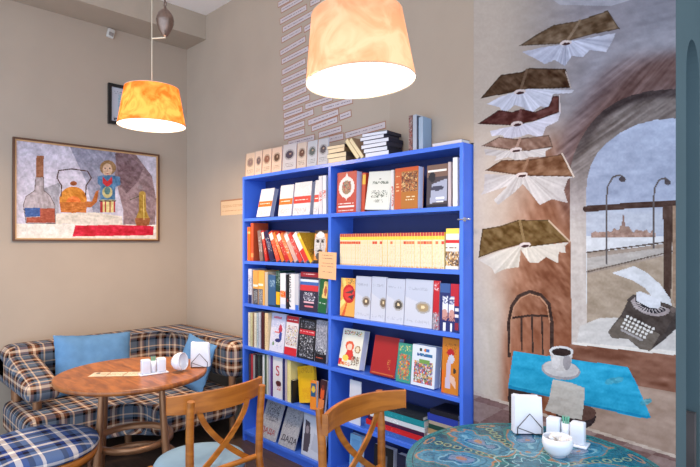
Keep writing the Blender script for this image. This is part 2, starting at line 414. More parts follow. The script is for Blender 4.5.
P.line([(559.5,96),(560,112)], 1.3, (220,200,196), id=22); P.line([(571,88),(566,72)], 1.2, (190,170,160), id=21)
mural = thing('wall_mural_painting', 'large painted mural of flying books, arched window, typewriter and blue cafe table beside the bookcase', 'mural', (0, Y_MURAL, 0))
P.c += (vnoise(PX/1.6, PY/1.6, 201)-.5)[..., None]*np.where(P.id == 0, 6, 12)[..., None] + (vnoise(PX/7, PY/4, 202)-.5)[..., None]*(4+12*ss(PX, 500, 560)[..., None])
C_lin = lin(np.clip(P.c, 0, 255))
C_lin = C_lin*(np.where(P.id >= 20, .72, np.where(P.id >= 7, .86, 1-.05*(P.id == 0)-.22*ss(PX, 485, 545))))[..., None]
names = {0:'painted_background', 2:'painted_window_view', 3:'painted_window_surround', 4:'painted_window_bars', 5:'painted_street_lamp', 6:'painted_street_lamp', 7:'painted_paper_sheet', 8:'painted_typewriter', 9:'painted_floor_tiles', 10:'painted_chair', 11:'painted_table', 12:'painted_paper_sheet', 13:'painted_coffee_cup'}
def faces_mesh(name, mask, gx, gz, C, pt, m, flip=False):
    j, i = np.nonzero(mask); w = len(gx)
    q = np.stack([j*w+i, j*w+i+1, (j+1)*w+i+1, (j+1)*w+i], 1)
    if flip: q = q[:, ::-1]
    u, inv = np.unique(q.ravel(), return_inverse=True)
    V = pt(gx[u % w], gz[u // w]); me = bpy.data.meshes.new(name); n = len(j)
    me.vertices.add(len(u)); me.vertices.foreach_set('co', V.astype(np.float32).ravel())
    me.loops.add(n*4); me.loops.foreach_set('vertex_index', inv.ravel().astype(np.int32))
    me.polygons.add(n); me.polygons.foreach_set('loop_start', np.arange(0, 4*n, 4, dtype=np.int32))
    me.update(calc_edges=True); me.validate()
    ca = me.color_attributes.new('Col', 'FLOAT_COLOR', 'CORNER')
    cc = np.hstack([np.repeat(C[j, i], 4, axis=0), np.ones((4*n, 1))]); ca.data.foreach_set('color', cc.astype(np.float32).ravel())
    me.materials.append(m); return me
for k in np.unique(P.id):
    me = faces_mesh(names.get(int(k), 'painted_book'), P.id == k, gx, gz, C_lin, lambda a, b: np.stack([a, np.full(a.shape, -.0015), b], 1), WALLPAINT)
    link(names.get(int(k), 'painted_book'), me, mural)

# ================= BOOKCASE =================
bluem = mat('blue_painted_wood', (64, 108, 214), .3, noise=.06, scale=6, spec=.5)
XL, XR, XM = 1.322, 3.344, 2.331
LV = [1.742, 1.41, 1.078, .745, .413, .08]; TOP = 2.07; TH = .024
case = thing('bookcase', 'wide blue painted bookcase with two columns of six shelves against the wall', 'bookcase', (XL, Y_CASE, 0))
def cb(name, x0, x1, z0, z1, y0=0., y1=.215, k=None):
    o = MB().box(x0-XL, x1-XL, y0, y1, z0, z1).build(name, bluem, case)
    b = o.modifiers.new('b', 'BEVEL'); b.width = .0015; b.segments = 2; return o
cb('side_panel', XL, XL+.022, 0, TOP); cb('side_panel', XR-.022, XR, 0, TOP); cb('divider', XM-.012, XM+.012, .0, TOP-.024)
cb('top_panel', XL+.022, XR-.022, TOP-.024, TOP)
MB().box(.022, XR-.022-XL, .207, .214, 0, TOP-.024).build('back_panel', mat('shaded_blue_back_board', (30, 46, 104), .6, noise=.05), case)  # shelf shadow behind the books is put into this darker blue
for a_, b_ in ((XL+.022, XM-.012), (XM+.012, XR-.022)):
    for z in LV: cb('shelf', a_, b_, z-TH, z, .001, .207)
    cb('plinth', a_, b_, 0, LV[-1]-TH, .02, .035)
# ================= BOOKS =================
rs = random.Random(3)
def cover(W, H, base, ops, cell=.0055, seed=1):
    nx, ny = max(3, int(W/cell)), max(6, int(H/cell))
    u, v = np.meshgrid((np.arange(nx)+.5)/nx, (np.arange(ny)+.5)/ny)
    c = np.ones((ny, nx, 3))*np.array(base, float); rr = np.random.RandomState(seed)
    for op in ops:
        k = op[0]
        if k == 'r': _, a, b, c2, d, q = op; c[(u >= a)&(u <= c2)&(v >= b)&(v <= d)] = q
        elif k == 'e': _, a, b, ra, rb, q = op; c[((u-a)/ra)**2+((v-b)/rb)**2 < 1] = q
        elif k == 'n':
            _, a, b, c2, d, qs, p = op; m = (u >= a)&(u <= c2)&(v >= b)&(v <= d)
            bx = rr.randint(0, len(qs), (ny//2+2, nx//2+2)); jj, ii = np.nonzero(m)
            q = .5*np.array(qs, float)[bx[(jj+1)//2, (ii+1)//2]]+.5*np.array(qs, float)[rr.randint(0, len(qs), len(jj))]; keep = rr.rand(len(jj)) < p; c[jj[keep], ii[keep]] = q[keep]
        elif k == 't':
            _, a, b, c2, d, q, rows = op
            for i in range(rows):
                y = b+(d-b)*(i+.5)/rows; j = min(ny-1, int(y*ny)); ii = np.arange(int(a*nx), max(int(a*nx)+1, int(c2*nx)))
                ii = ii[(rr.rand(len(ii)) < .72)]; c[j, ii[ii < nx]] = q
        elif k == 'p':
            _, pts, q = op; pt = Painter(u, v, (0, 0, 0)); c[pt.poly(pts)] = q
    return lin(np.clip(c, 0, 255))*.82
def book_mesh(W, H, T, base, ops=(), spine=None, sops=(), page=(225, 215, 205), bt=.0016, seed=1, soft=False):
    """closed book: spine at x=0, front cover on y=0 facing -y"""
    sb = base if spine is None else spine
    cc = cover(W, H, base, ops, seed=seed); sc = cover(T, H, sb, sops, cell=.004, seed=seed+1)
    m = MB(); cb_ = tuple(lin(base)); cs = tuple(lin(sb)); bt = min(bt, T*.25)
    m.pgrid((0, 0, 0), (W, 0, 0), (0, 0, H), cc)
    m.add([(W,0,0),(W,bt,0),(W,bt,H),(W,0,H)], [(0,1,2,3)], cb_)
    m.add([(0,0,H),(W,0,H),(W,bt,H),(0,bt,H)], [(0,1,2,3)], cb_); m.add([(0,0,0),(0,bt,0),(W,bt,0),(W,0,0)], [(0,1,2,3)], cb_)
    m.add([(bt,bt,0),(bt,bt,H),(W,bt,H),(W,bt,0)], [(0,1,2,3)], cb_)
    m.box(0, W, T-bt, T, 0, H, cb_)
    m.pgrid((0, T-bt, 0), (0, -(T-bt), 0), (0, 0, H), sc)
    m.add([(bt,bt,0),(bt,T-bt,0),(bt,T-bt,H),(bt,bt,H)], [(0,1,2,3)], cs)
    g = 0 if soft else .0018
    p = MB().box(bt, W-max(g, .0006), bt, T-bt, g+.0003, H-g-.0003, tuple(lin(page)))
    return m.mesh('cover', PAINT), p.mesh('pages', PAINT)
BK_CNT = 0
def place(ms, label, loc, rot, group, cat='book', name='book'):
    t = thing(name, label, cat, loc, rot, group)
    link('cover', ms[0], t); link('pages', ms[1], t); return t
def M4(loc, yaw=0, roll=0, pitch=0, pre=None):
    m = Matrix.Translation(loc) @ Matrix.Rotation(R(roll), 4, 'Y') @ Matrix.Rotation(R(-pitch), 4, 'X') @ Matrix.Rotation(R(yaw), 4, 'Z')
    return m @ pre if pre is not None else m
def put(ms, label, m, group, cat='book', name='book', zfloor=None, lo_pts=None):
    t = thing(name, label, cat, (0,0,0), (0,0,0), group)
    if zfloor is not None:
        zs = [(m @ v.co).z for me in ms for v in me.vertices]; m = Matrix.Translation((0, 0, zfloor-min(zs)+.0004)) @ m
    t.matrix_world = m; t.location = m.to_translation(); t.rotation_euler = m.to_euler()
    link('cover', ms[0], t); link('pages', ms[1], t); return t
def face(label, p0, p1, top, base, group, b=(230,230,230), ops=(), T=.02, roll=0, yaw=0, pitch=6, y=-.195, page=(205, 205, 220), H=None, sp=None, seed=None, cat='book', soft=False):
    """book or magazine shown cover out between two traced edges"""
    global BK_CNT; BK_CNT += 1
    X0, X1 = xb(p0, y), xb(p1, y); W = (X1-X0)/math.cos(R(yaw))
    if H is None: H = (hb((p0+p1)/2, top, y)-base)/math.cos(R(roll))
    if base in LV: H = min(H, .3)
    ms = book_mesh(W, H, T, b, ops, spine=sp, page=page, seed=seed or BK_CNT, soft=soft)
    return put(ms, label, M4((X0, y, base), yaw, roll, pitch), group, cat, 'book' if cat == 'book' else cat, zfloor=base)
ROT = Matrix.Rotation(R(90), 4, 'Z')
def spine(label, p0, p1, top, base, group, b=(230,230,230), sops=(), roll=0, y=-.2, D=.14, H=None, page=(222,212,200), cov=None, T=None, cat='book', cops=()):
    """book shown spine out; roll tips it sideways, negative = top to the left"""
    global BK_CNT; BK_CNT += 1
    X0, X1 = xb(p0, y), xb(p1, y); T = T or max(.004, (X1-X0-.0022)*math.cos(R(roll)))
    if H is None: H = (hb((p0+p1)/2, top, y)-base)
    if base in LV: H = min(H, .3)
    ms = book_mesh(D, H, T, cov or b, cops, spine=b, sops=sops, page=page, seed=BK_CNT)
    if roll: pre = ROT; X1 = X1 if roll < 0 else X0 + T/math.cos(R(roll))
    else: pre = ROT
    return put(ms, label, M4((X1-.0003, y, base), 0, roll, 0, pre), group, cat, 'book', zfloor=base)
W_, K_ = (214, 212, 214), (24, 24, 30)
RED, ORG, YEL, NAV, BLU, GRN = (190, 34, 32), (226, 108, 34), (238, 182, 40), (32, 40, 92), (60, 96, 150), (28, 92, 52)
def tcol(base, q, a=.12, b=.25, c=.88, d=.85, rows=6): return [('t', a, b, c, d, q, rows)]

# ---- left column, first shelf
z = LV[0]; g = 'white guide books on the top left shelf'
gr = (205, 206, 212)
def band(c1, y0=.36, y1=.56): return [('n', 0, 0, 1, 1, [(205,200,200), (214,208,205)], .35), ('r', 0, y0, 1, y1, c1), ('t', .12, y0+.06, .85, y1-.05, (250,235,225), 1), ('n', .1, .04, .8, .22, [(180,175,175)], .4)]
face('white book with an orange band slanting at the left end of its shelf', 256.3, 269.5, 187.6, z, g, W_, band(ORG), T=.035, roll=0, pitch=13, H=.222, page=(170,170,190))
face('white book with an orange band standing upright beside a red-banded one', 278, 291, 185, z, g, W_, band(ORG), T=.03, roll=0, pitch=7)
face('large white book with a red band in the middle of the top left shelf', 292.6, 309.5, 182, z, g, W_, band((210,50,40)), T=.03, page=(170,170,185))
face('narrow white book with a red band partly covered at its right', 313, 318, 180, z, g, W_, band((210,50,40)), T=.02)
spine('pale grey spine with a red dot pattern, left one of the pair by the divider', 318.6, 322, 176, z, g, (214,210,212), [('n', 0, .35, 1, .6, [RED,(240,240,240)], .8)])
spine('white spine with red blocks, right one of the pair by the divider', 322.4, 326, 175.5, z, g, (226,224,228), [('n', 0, .4, 1, .62, [RED,(240,240,240)], .9)])
# ---- left column, second shelf (leaning)
z = LV[1]; g = 'books leaning on the second left shelf'
spine('bright orange upright book at the left end of the second shelf', 247.3, 250.3, 227, z, g, (236,110,24), [('r',0,.8,1,.86,(250,190,120))])
spine('taller red-orange book next to the bright orange one', 250.6, 253.4, 223, z, g, (206,84,48), [('r',0,.1,1,.2,(230,150,90))])
specs = [((128,104,96), 4, 'worn grey-brown book, first of the leaning row'), (RED, 3, 'thin red book leaning behind the worn grey-brown one'), ((40,34,70), 5, 'dark navy book with white scratches leaning left'),
         ((214,70,44), 4, 'red-orange leaning book after the navy one'), ((226,120,52), 3, 'orange leaning book with pale top'), ((188,36,36), 4, 'deep red leaning book with white label'),
         ((232,120,60), 3, 'thin orange leaning book beside a pink-grey one'), ((196,158,152), 4, 'pink-grey leaning book in the second shelf row'), ((206,60,50), 3.6, 'red leaning book with pale top beside the white one'), ((238,226,220), 4.6, 'white and red leaning book just left of the yellow one')]
xx = xb(257.6, -.2)+.03; ANG = [8, 14, 20, 25, 29, 31, 32, 33, 34, 35, 36]; HH = .236
for i, (c_, w_, lb) in enumerate(specs):
    so = [('r', 0, .72, 1, .95, (236,220,210)), ('n', 0, .2, 1, .7, [c_, (240,190,150), c_], .5)] if i % 2 else [('n', 0, .3, 1, .8, [(230,220,220), c_, c_], .5)]
    if i == 9: so = [('r', 0, 0, 1, .42, (206,50,46))]
    t_ = w_/84*.86; th = R(ANG[i])
    spine(lb, to_px(xx, 0, -.2)[0], to_px(xx+t_/math.cos(th), 0, -.2)[0], 0, z, g, c_, so, roll=-ANG[i], H=HH, D=.13, T=t_)
    xx += t_/math.cos(th)+HH*(math.sin(R(ANG[i+1]))-math.sin(th))+.0025
px = to_px(xx, 0, -.2)[0]
spine('yellow book leaning with its worn yellow cover showing', px, px+3.4, 0, z, g, (240,178,40), [('r',0,.8,1,.9,(250,220,120))], roll=-36, H=.246, cov=(216,160,34), cops=[('n',0,0,1,1,[(190,130,26),(228,178,50),(206,150,36)],.6), ('n',.1,.2,.8,.4,[(110,80,30)],.5)], D=.15)
face('book with a black and white face of a bearded man on an orange cover', 313.4, 326.2, 230.5, z, g, (222,140,60), [('r',0,.9,1,1,(60,40,30)), ('e',.44,.55,.46,.42,(200,194,190)), ('n',.1,.2,.8,.9,[(160,150,146),(220,214,210)],.4), ('e',.26,.66,.12,.035,(50,44,44)), ('e',.64,.66,.12,.035,(50,44,44)), ('e',.26,.72,.14,.015,(60,54,54)), ('e',.64,.72,.14,.015,(60,54,54)), ('r',.42,.46,.5,.62,(140,130,128)), ('e',.46,.38,.2,.04,(50,44,44)), ('e',.45,.22,.3,.12,(84,76,74)), ('r',.0,0,1,.1,(50,40,40)), ('e',.45,.86,.3,.08,(236,232,228))], T=.02, pitch=4, y=-.19)
# ---- left column, third shelf
z = LV[2]; g = 'upright books on the third left shelf'
sq = lambda x: 240+x/7.37
def sp3(lb, a, b, t, c, so=(), **k): return spine(lb, sq(a), sq(b), t, z, g, c, so, **k)
sp3('white and navy spine at the left end of the third shelf', 60, 86, 269, (214,214,226), [('r',0,0,1,.25,NAV), ('n',0,.3,1,.8,[NAV,W_],.4)])
sp3('orange-topped book with a dark lower half, left of its near twin', 95, 132, 270.5, (228,160,80), [('r',0,0,1,.46,(70,74,84)), ('n',.1,.05,.9,.42,[(200,200,200),(70,74,84)],.5), ('r',0,.52,1,.58,(246,236,220))])
sp3('orange book with a grey lower half, second of the near twins', 134, 180, 270.5, (238,170,78), [('r',0,0,.72,.46,(110,112,118)), ('n',.1,.05,.7,.42,[(210,205,200),(90,90,96)],.5), ('r',0,.55,.8,.62,(250,236,214))])
sp3('plain beige spine beside the blue book', 182, 205, 272, (196,180,160))
sp3('blue book with pale lettering at the top', 207, 262, 275, (52,92,134), [('n',.2,.62,.85,.84,[(170,196,210),(52,92,134)],.7), ('r',0,0,1,.06,(30,50,80))])
sp3('dark green book with a yellow lower corner', 264, 294, 271, (30,66,56), [('r',0,.08,1,.42,(240,180,30)), ('n',0,.6,1,.95,[(170,190,180),(30,66,56)],.3)])
sp3('white book with red-orange flame shapes', 296, 336, 273.5, (228,226,230), [('n',0,.3,1,.5,[(226,70,34),(240,150,40)],.9), ('r',0,0,1,.12,(190,200,230))])
sp3('narrow black spine beside the white lettered book', 338, 361, 275, K_, [('r',.2,.2,.8,.3,(120,30,30))])
bk = sp3('white spine with big black vertical Russian lettering', 363, 404, 274, (226,224,226))
sp3('grey-white spine with a blue foot', 405, 432, 274, (196,196,204), [('r',0,0,1,.14,(60,110,200))])
textmesh('lettering', 'РУССКИЙ', .05, mat('black_print', (22,22,26), .5), bk.children[0], (-.0012, .042, .012), (R(90), R(-90), R(-90)), sx=1.0)
f3 = lambda lb, a, b, t, c, ops, **k: face(lb, sq(a), sq(b), t, z, g, c, ops, **k)
f3('dark cover with red, white and blue flag bands and star speckles', 436, 570, 272.5, (44,40,62), [('r',0,.88,1,1,(150,30,44)), ('t',.2,.9,.8,.98,(230,190,190),1), ('r',0,.76,1,.82,(214,222,236)), ('r',0,.66,1,.76,(60,100,170)), ('r',0,.52,1,.66,(206,52,60)), ('n',.2,.28,.85,.48,[(226,226,236),(44,40,62)],.6), ('r',.25,.2,.8,.25,(226,180,190)), ('r',.3,.1,.75,.14,(220,120,130))], T=.03, pitch=3)
f3('green book with a small yellow picture leaning by the divider', 572, 632, 280, (26,96,54), [('p',[(.35,.45),(.55,.95),(1,.95),(1,.45)],(232,200,120)), ('e',.75,.66,.16,.16,(176,90,60)), ('t',.1,.25,.9,.3,(220,230,220),1)], T=.02, roll=4, pitch=3)
# ---- left column, fourth shelf
z = LV[3]; g = 'books on the fourth left shelf'
cols4 = [(60,76,(222,214,190),'cream spine at the left end of the fourth shelf'), (77,92,(204,196,150),'yellowish cream spine, second on the fourth shelf'), (93,103,(150,120,90),'thin brown spine between cream ones on the fourth shelf'), (104,121,(226,216,196),'cream spine right of the thin brown one'), (122,134,(176,190,196),'thin blue-grey spine on the fourth shelf'), (136,152,(196,196,206),'light grey spine beside the maroon one'), (156,178,(82,28,30),'tall dark maroon spine'), (182,208,(236,206,160),'thick cream-orange spine next to the cover with a dancing figure')]
for a, b, c_, lb in cols4: spine(lb, sq(a), sq(b), 312.3+rs.random(), z, g, c_, [('n',0,.1,1,.9,[c_, tuple(int(x*.75) for x in c_)],.35)])
f4 = lambda lb, a, b, t, c, ops, **k: face(lb, sq(a), sq(b), t, z, g, c, ops, **k)
f4('white and lilac cover with a small dancing figure', 214, 318, 314, (220,216,230), [('r',0,.62,1,1,(190,194,222)), ('n',.15,.86,.7,.92,[(206,110,130)],.8), ('n',.1,.1,.9,.8,[(150,170,210),(236,230,240),(236,230,240)],.3), ('e',.68,.6,.12,.12,(190,60,80)), ('e',.72,.42,.1,.12,(50,70,150)), ('e',.55,.3,.2,.05,(50,50,110)), ('r',.3,.5,.6,.53,(220,120,120)), ('e',.25,.2,.06,.05,(100,140,80))], T=.02)
f4('white cover with red top and foot and small cartoon figures', 324, 413, 317, (226,220,222), [('r',0,.84,1,1,(196,30,44)), ('t',.1,.88,.9,.95,(240,220,220),1), ('n',.05,.25,.95,.75,[(60,80,100),(200,180,60),(226,220,222),(226,220,222),(160,60,60)],.55), ('r',0,0,1,.2,(206,36,48))], T=.02)
f4('black cover with rows of little white figures and a red title', 418, 545, 320, (26,26,32), [('n',.08,.05,.92,.6,[(200,200,206),(90,90,98),K_,K_],.75), ('r',.05,.62,.95,.74,(196,44,56)), ('t',.1,.64,.9,.72,(240,200,200),1), ('n',.1,.78,.9,.96,[(150,150,160),K_],.6)], T=.02)
f4('grey and black photo cover next to the divider on the fourth shelf', 550, 632, 321, (160,160,172), [('n',0,.35,1,1,[(190,190,200),(110,110,124),(150,150,160)],.8), ('r',0,0,1,.28,(26,20,26)), ('n',.1,.2,.95,.38,[(220,220,225),K_],.6), ('t',.1,.08,.7,.12,(206,90,60),1)], T=.02, pitch=4)
# ---- left column, fifth shelf
z = LV[4]; g = 'books on the fifth left shelf'
s5 = lambda x: 240+x/6.67
row5 = [(58,72,(60,52,62),'dark mottled spine at the left end of the fifth shelf'), (73,86,(180,40,50),'red and black spine on the fifth shelf'), (87,100,(150,150,150),'grey spine between red and black ones'), (101,118,(30,26,30),'black spine with white specks on the fifth shelf'), (119,133,(44,56,52),'dark green-black spine on the fifth shelf'), (134,148,(26,26,30),'plain black spine left of the white one'), (150,163,(220,222,224),'thin white spine after the black ones'), (164,176,(70,90,70),'thin dark green spine between two pale ones'), (177,189,(206,204,190),'thin cream spine on the fifth shelf'), (190,203,(180,176,206),'thin lavender spine beside the purple one'), (204,216,(90,50,130),'purple spine left of the book with a big red S'), (284,299,(32,36,96),'navy spine right of the book with a big red S'), (300,313,(200,180,186),'pinkish grey spine on the fifth shelf'), (315,338,(240,222,150),'pale yellow spine on the fifth shelf')]
for a, b, c_, lb in row5: spine(lb, s5(a), s5(b), 353.5+rs.random()*1.5+(a/300), z, g, c_, [('n',0,.1,1,.9,[c_, tuple(min(255, int(x*.7+50)) for x in c_)],.4)])
sb = spine('white book with a big red letter S on its spine', s5(219), s5(282), 357, z, g, (228,224,228), [('e',.6,.36,.3,.07,(90,40,40)), ('n',.4,.2,.9,.3,[(200,60,60)],.4)])
textmesh('lettering', 'S', .105, mat('red_print', (176,34,60), .5), sb.children[0], (-.0012, .078, .165), (R(90), 0, R(-90)))
spine('black spine beside the tipped yellow book', s5(340), s5(352), 365, z, g, (26,26,30), H=.16)
face('yellow book tipped sideways on the fifth shelf', 299.4, 316.5, 366, z, g, (240,186,30), [('n',.1,.8,.95,.95,[(200,140,30),(240,186,30)],.7), ('n',.2,.1,.9,.4,[(232,170,30)],.6)], T=.02, roll=-13, H=.252, y=-.165, page=(240,190,60))
face('orange book with a blue picture leaning on the fifth shelf', 310, 316, 376, z, g, (238,140,40), [('r',.1,.45,.9,.92,(40,90,130)), ('e',.5,.7,.3,.12,(230,190,60))], T=.02, roll=-5, y=-.2, H=.19)
face('dark book with an orange portrait leaning against the divider', 317.5, 324, 372, z, g, (60,30,36), [('e',.45,.6,.3,.2,(220,90,40)), ('r',0,0,.8,.4,(226,130,70)), ('e',.45,.78,.2,.08,(120,50,40))], T=.02, roll=2, y=-.205, H=.215)
# ---- left column, bottom shelf: magazines
z = LV[5]; g = 'large grey magazines on the bottom shelf'
for lb, p0, p1, tc in (('grey magazine with a red masthead and black bird drawing', 258, 275, (150,40,40)), ('grey magazine with a black masthead on the bottom shelf', 278, 294, (40,30,50))):
    t_ = face(lb, p0, p1, 0, z, g, (168,168,176), [('n',0,0,1,1,[(150,150,160),(186,186,192)],.5), ('n',.15,.45,.85,.9,[(60,60,72),(168,168,176),(90,90,104)], .55 if p0 < 270 else .12)], T=.008, H=.285, pitch=20, y=-.205, cat='magazine', roll=0)
    textmesh('lettering', 'ДАДА', .052, mat('red_print2' if p0 < 270 else 'dark_print2', tc, .5), t_.children[0], (.018, -.0012, .04), (R(90), 0, 0), sx=1.1)
face('large silver-white framed print standing at the right of the bottom left shelf', 301, 324, 0, z, g, (196,200,214), [('r',.06,.04,.94,.96,(206,210,224)), ('p',[(.06,.1),(.1,.85),(.3,.8),(.36,.4),(.28,.1)],(84,76,88)), ('e',.2,.62,.07,.1,(150,140,150)), ('p',[(.4,.2),(.5,.6),(.8,.5),(.85,.15)],(186,190,208))], T=.012, H=.285, pitch=6, y=-.2, cat='print')
# ---- right column, first shelf
z = LV[0]; g = 'large books on the top right shelf'
r1 = lambda x: 335+x/5.385
face('red book with a white shield emblem at the left of the top right shelf', r1(8), r1(112), 172, z, g, (190,62,48), [('e',.5,.62,.4,.26,(236,222,214)), ('p',[(.4,.86),(.5,.97),(.6,.86)],(236,222,214)), ('p',[(.4,.4),(.5,.3),(.6,.4)],(236,222,214)), ('e',.5,.62,.24,.17,(150,130,100)), ('n',.3,.48,.7,.76,[(90,80,80),(190,60,50),(170,150,110)],.8), ('t',.12,.2,.9,.26,(240,230,225),1), ('r',.1,.12,.9,.16,(236,226,220)), ('t',.1,.04,.9,.08,(240,210,200),1)], T=.05, pitch=2, page=(190,190,222))
spine('red and yellow spine leaning behind the cream calligraphy book', r1(141), r1(160), 173, z, g, (200,70,40), [('r',0,.7,1,.95,(230,180,60))], roll=3, y=-.17)
face('cream book with black calligraphy, tipped slightly to the right', r1(160), r1(290), 170.5, z, g, (214,214,204), [('r',.05,.03,.95,.97,(222,222,212)), ('e',.5,.8,.04,.02,(60,70,60)), ('n',.2,.66,.85,.74,[(120,130,120)],.6), ('n',.2,.3,.85,.5,[(70,80,70),(214,214,204)],.55), ('n',.35,.18,.7,.26,[(80,90,80)],.5)], T=.025, roll=3, H=.236, pitch=7)
spine('white spine with red patches beside the ochre book', r1(301), r1(316), 170, z, g, (224,218,216), [('n',0,.1,1,.6,[RED,(224,218,216)],.7)], y=-.185)
face('ochre and orange book with a framed sepia picture', r1(319), r1(445), 167.5, z, g, (176,108,40), [('r',0,0,.28,1,(196,92,44)), ('r',0,.9,1,1,(200,84,40)), ('n',.3,.42,.98,.88,[(226,190,130),(70,34,26),(190,110,60),(120,60,40)],.95), ('t',.5,.2,.9,.32,(240,220,180),2), ('t',.08,.4,.22,.85,(236,200,150),5)], T=.05, pitch=2, page=(196,204,236))
face('dark cover with a grey-white winged picture and white title', r1(492), r1(606), 164.5, z, g, (70,60,66), [('r',0,.72,1,1,(120,92,80)), ('r',.05,.84,.9,.88,(240,232,225)), ('p',[(.15,.1),(.25,.55),(.95,.65),(.95,.15)],(160,164,184)), ('e',.5,.45,.3,.06,(60,60,80)), ('e',.25,.72,.16,.12,(30,30,40)), ('r',.45,.2,.85,.24,(240,240,245)), ('r',.5,.12,.8,.15,(240,240,245)), ('r',0,0,1,.08,(30,30,44))], T=.03, pitch=2)
spine('pinkish grey tall spine near the right end of the top right shelf', r1(608), r1(624), 162, z, g, (196,180,182))
spine('tall bright white spine at the right end of the top right shelf', r1(634), r1(659), 157.5, z, g, (240,238,240), y=-.205)
# ---- right column, second shelf: run of magazines
z = LV[1]; g = 'cream spined magazines on the second right shelf'
n = 40; xs = np.linspace(xb(339.8, -.2), xb(444.2, -.2), n+1); T = (xs[1]-xs[0])-.0006
var = []
for i in range(5):
    so = [('r',0,.9,1,1,(190,70,60)), ('r',0,.8,1,.9,(250,208,70)), ('r',0,.68,1,.76, (214,74,52) if i in (0, 3) else ((226,120,80) if i == 4 else (240,214,170))), ('n',0,.05,1,.66,[(234,218,186),(228,210,176),(220,198,160)],.6)]
    so += [('n',0,.0,1,.05,[(226,120,50),(238,214,160)],.7)]
    var.append(book_mesh(.15, .198, T, (236,206,130), [('r',0,.9,1,1,(250,200,60))], spine=(236,218,186), sops=so, page=(236,220,190), seed=i+900))
rr = random.Random(5)
for i in range(n):
    k = 0 if i < 9 else rr.choice((1, 2, 4, 1, 2, 4, 0, 3))
    t_ = thing('magazine', 'thin cream magazine with a yellow band on its spine in the tightly packed row', 'magazine', (float(xs[i+1])-.0003, -.2+rr.random()*.003, z+.0004), (0, 0, R(90)), g)
    link('cover', var[k][0], t_); link('pages', var[k][1], t_)
face('white magazine facing out with a red band and crowd photo', 445.3, 458.6, 228.5, z, 'magazines facing out', (232,224,214), [('r',0,.86,1,1,(250,214,90)), ('r',0,.64,1,.72,(214,40,44)), ('t',.05,.5,.9,.56,(110,80,70),1), ('n',0,.08,1,.44,[(120,80,50),(230,190,120),(200,160,120),(60,50,60)],.9)], T=.01, pitch=2, cat='magazine')
# ---- right column, third shelf
z = LV[2]; g = 'covers facing out on the third right shelf'
face('comic cover with a red face in a circle on orange rays', r1(26), r1(103), 278.5, z, g, (238,170,80), [('p',[(0,1),(.3,1),(.5,.55),(.42,.5)],(250,220,120)), ('p',[(0,.2),(.4,.4),(.35,.5),(0,.4)],(250,220,130)), ('p',[(.1,0),(.3,0),(.5,.35),(.45,.4)],(220,90,40)), ('e',.58,.6,.42,.24,(196,30,36)), ('e',.58,.6,.34,.17,(224,60,50)), ('p',[(.3,.62),(.9,.72),(.8,.6)],(90,60,60)), ('p',[(.5,.52),(.95,.6),(.8,.45)],(60,50,60)), ('r',0,0,1,.03,(120,60,40)), ('n',.5,.86,1,.98,[(120,110,60)],.5)], T=.02, pitch=3)
fl_ = lambda cx_, q: [('r',0,0,1,1,(206,206,216)), ('p',[(0,1),(0,.62),(1,.42),(1,1)],(192,196,212)), ('n',.1,.78,.8,.84,[(170,174,190)],.5), ('e',cx_,.42,.27,.125,(170,164,160)), ('e',cx_,.42,.2,.09,q), ('e',cx_,.43,.07,.035,(240,214,170)), ('n',.1,.08,.9,.14,[(186,186,196)],.4)]
face('pale cover with a dark flower, leftmost of the four alike', r1(104), r1(186), 276.5, z, g, (206,206,216), fl_(.72, (110,92,76)), T=.012, pitch=4, y=-.198)
face('pale cover with a dark flower, second of the four alike', r1(190), r1(267), 277, z, g, (206,206,216), fl_(.85, (120,100,80)), T=.012, pitch=4, y=-.198)
face('pale cover with a dark flower, third of the four alike', r1(271), r1(368), 279, z, g, (206,206,216), fl_(.68, (80,72,62)), T=.012, pitch=4, y=-.198)
face('widest pale cover with a golden flower, rightmost of the four alike', r1(372), r1(520), 280, z, g, (210,208,214), fl_(.66, (170,146,110)), T=.02, pitch=4, y=-.198)
face('narrow red cover with white letters between the flower covers and the starry one', r1(524), r1(556), 281, z, g, (190,28,40), [('n',.2,.8,.9,.95,[(236,220,220),(190,28,40)],.6), ('n',0,.0,1,.35,[(200,190,196),(120,110,120)],.8)], T=.012, pitch=3, y=-.2)
face('navy cover with two top-hatted figures in stars and stripes', r1(562), r1(664), 284, z, g, (36,44,104), [('r',.55,.55,1,1,(190,30,50)), ('r',0,.8,.5,1,(60,90,150)), ('r',.12,.36,.42,.72,(232,232,240)), ('n',.12,.56,.42,.74,[(36,44,104),(232,232,240)],.8), ('r',.5,.36,.78,.72,(232,232,240)), ('n',.5,.56,.78,.74,[(36,44,104),(232,232,240)],.8), ('e',.27,.34,.15,.12,(206,150,140)), ('e',.64,.34,.15,.12,(206,150,140)), ('n',.12,.22,.8,.32,[(120,60,70),(206,150,140)],.5), ('r',.2,.0,.32,.18,(236,236,240)), ('r',.56,.0,.68,.18,(236,236,240)), ('r',.82,.3,1,.36,(236,230,236)), ('r',.82,.44,1,.5,(236,230,236)), ('r',.82,.05,1,.2,(150,30,50))], T=.03, pitch=2)
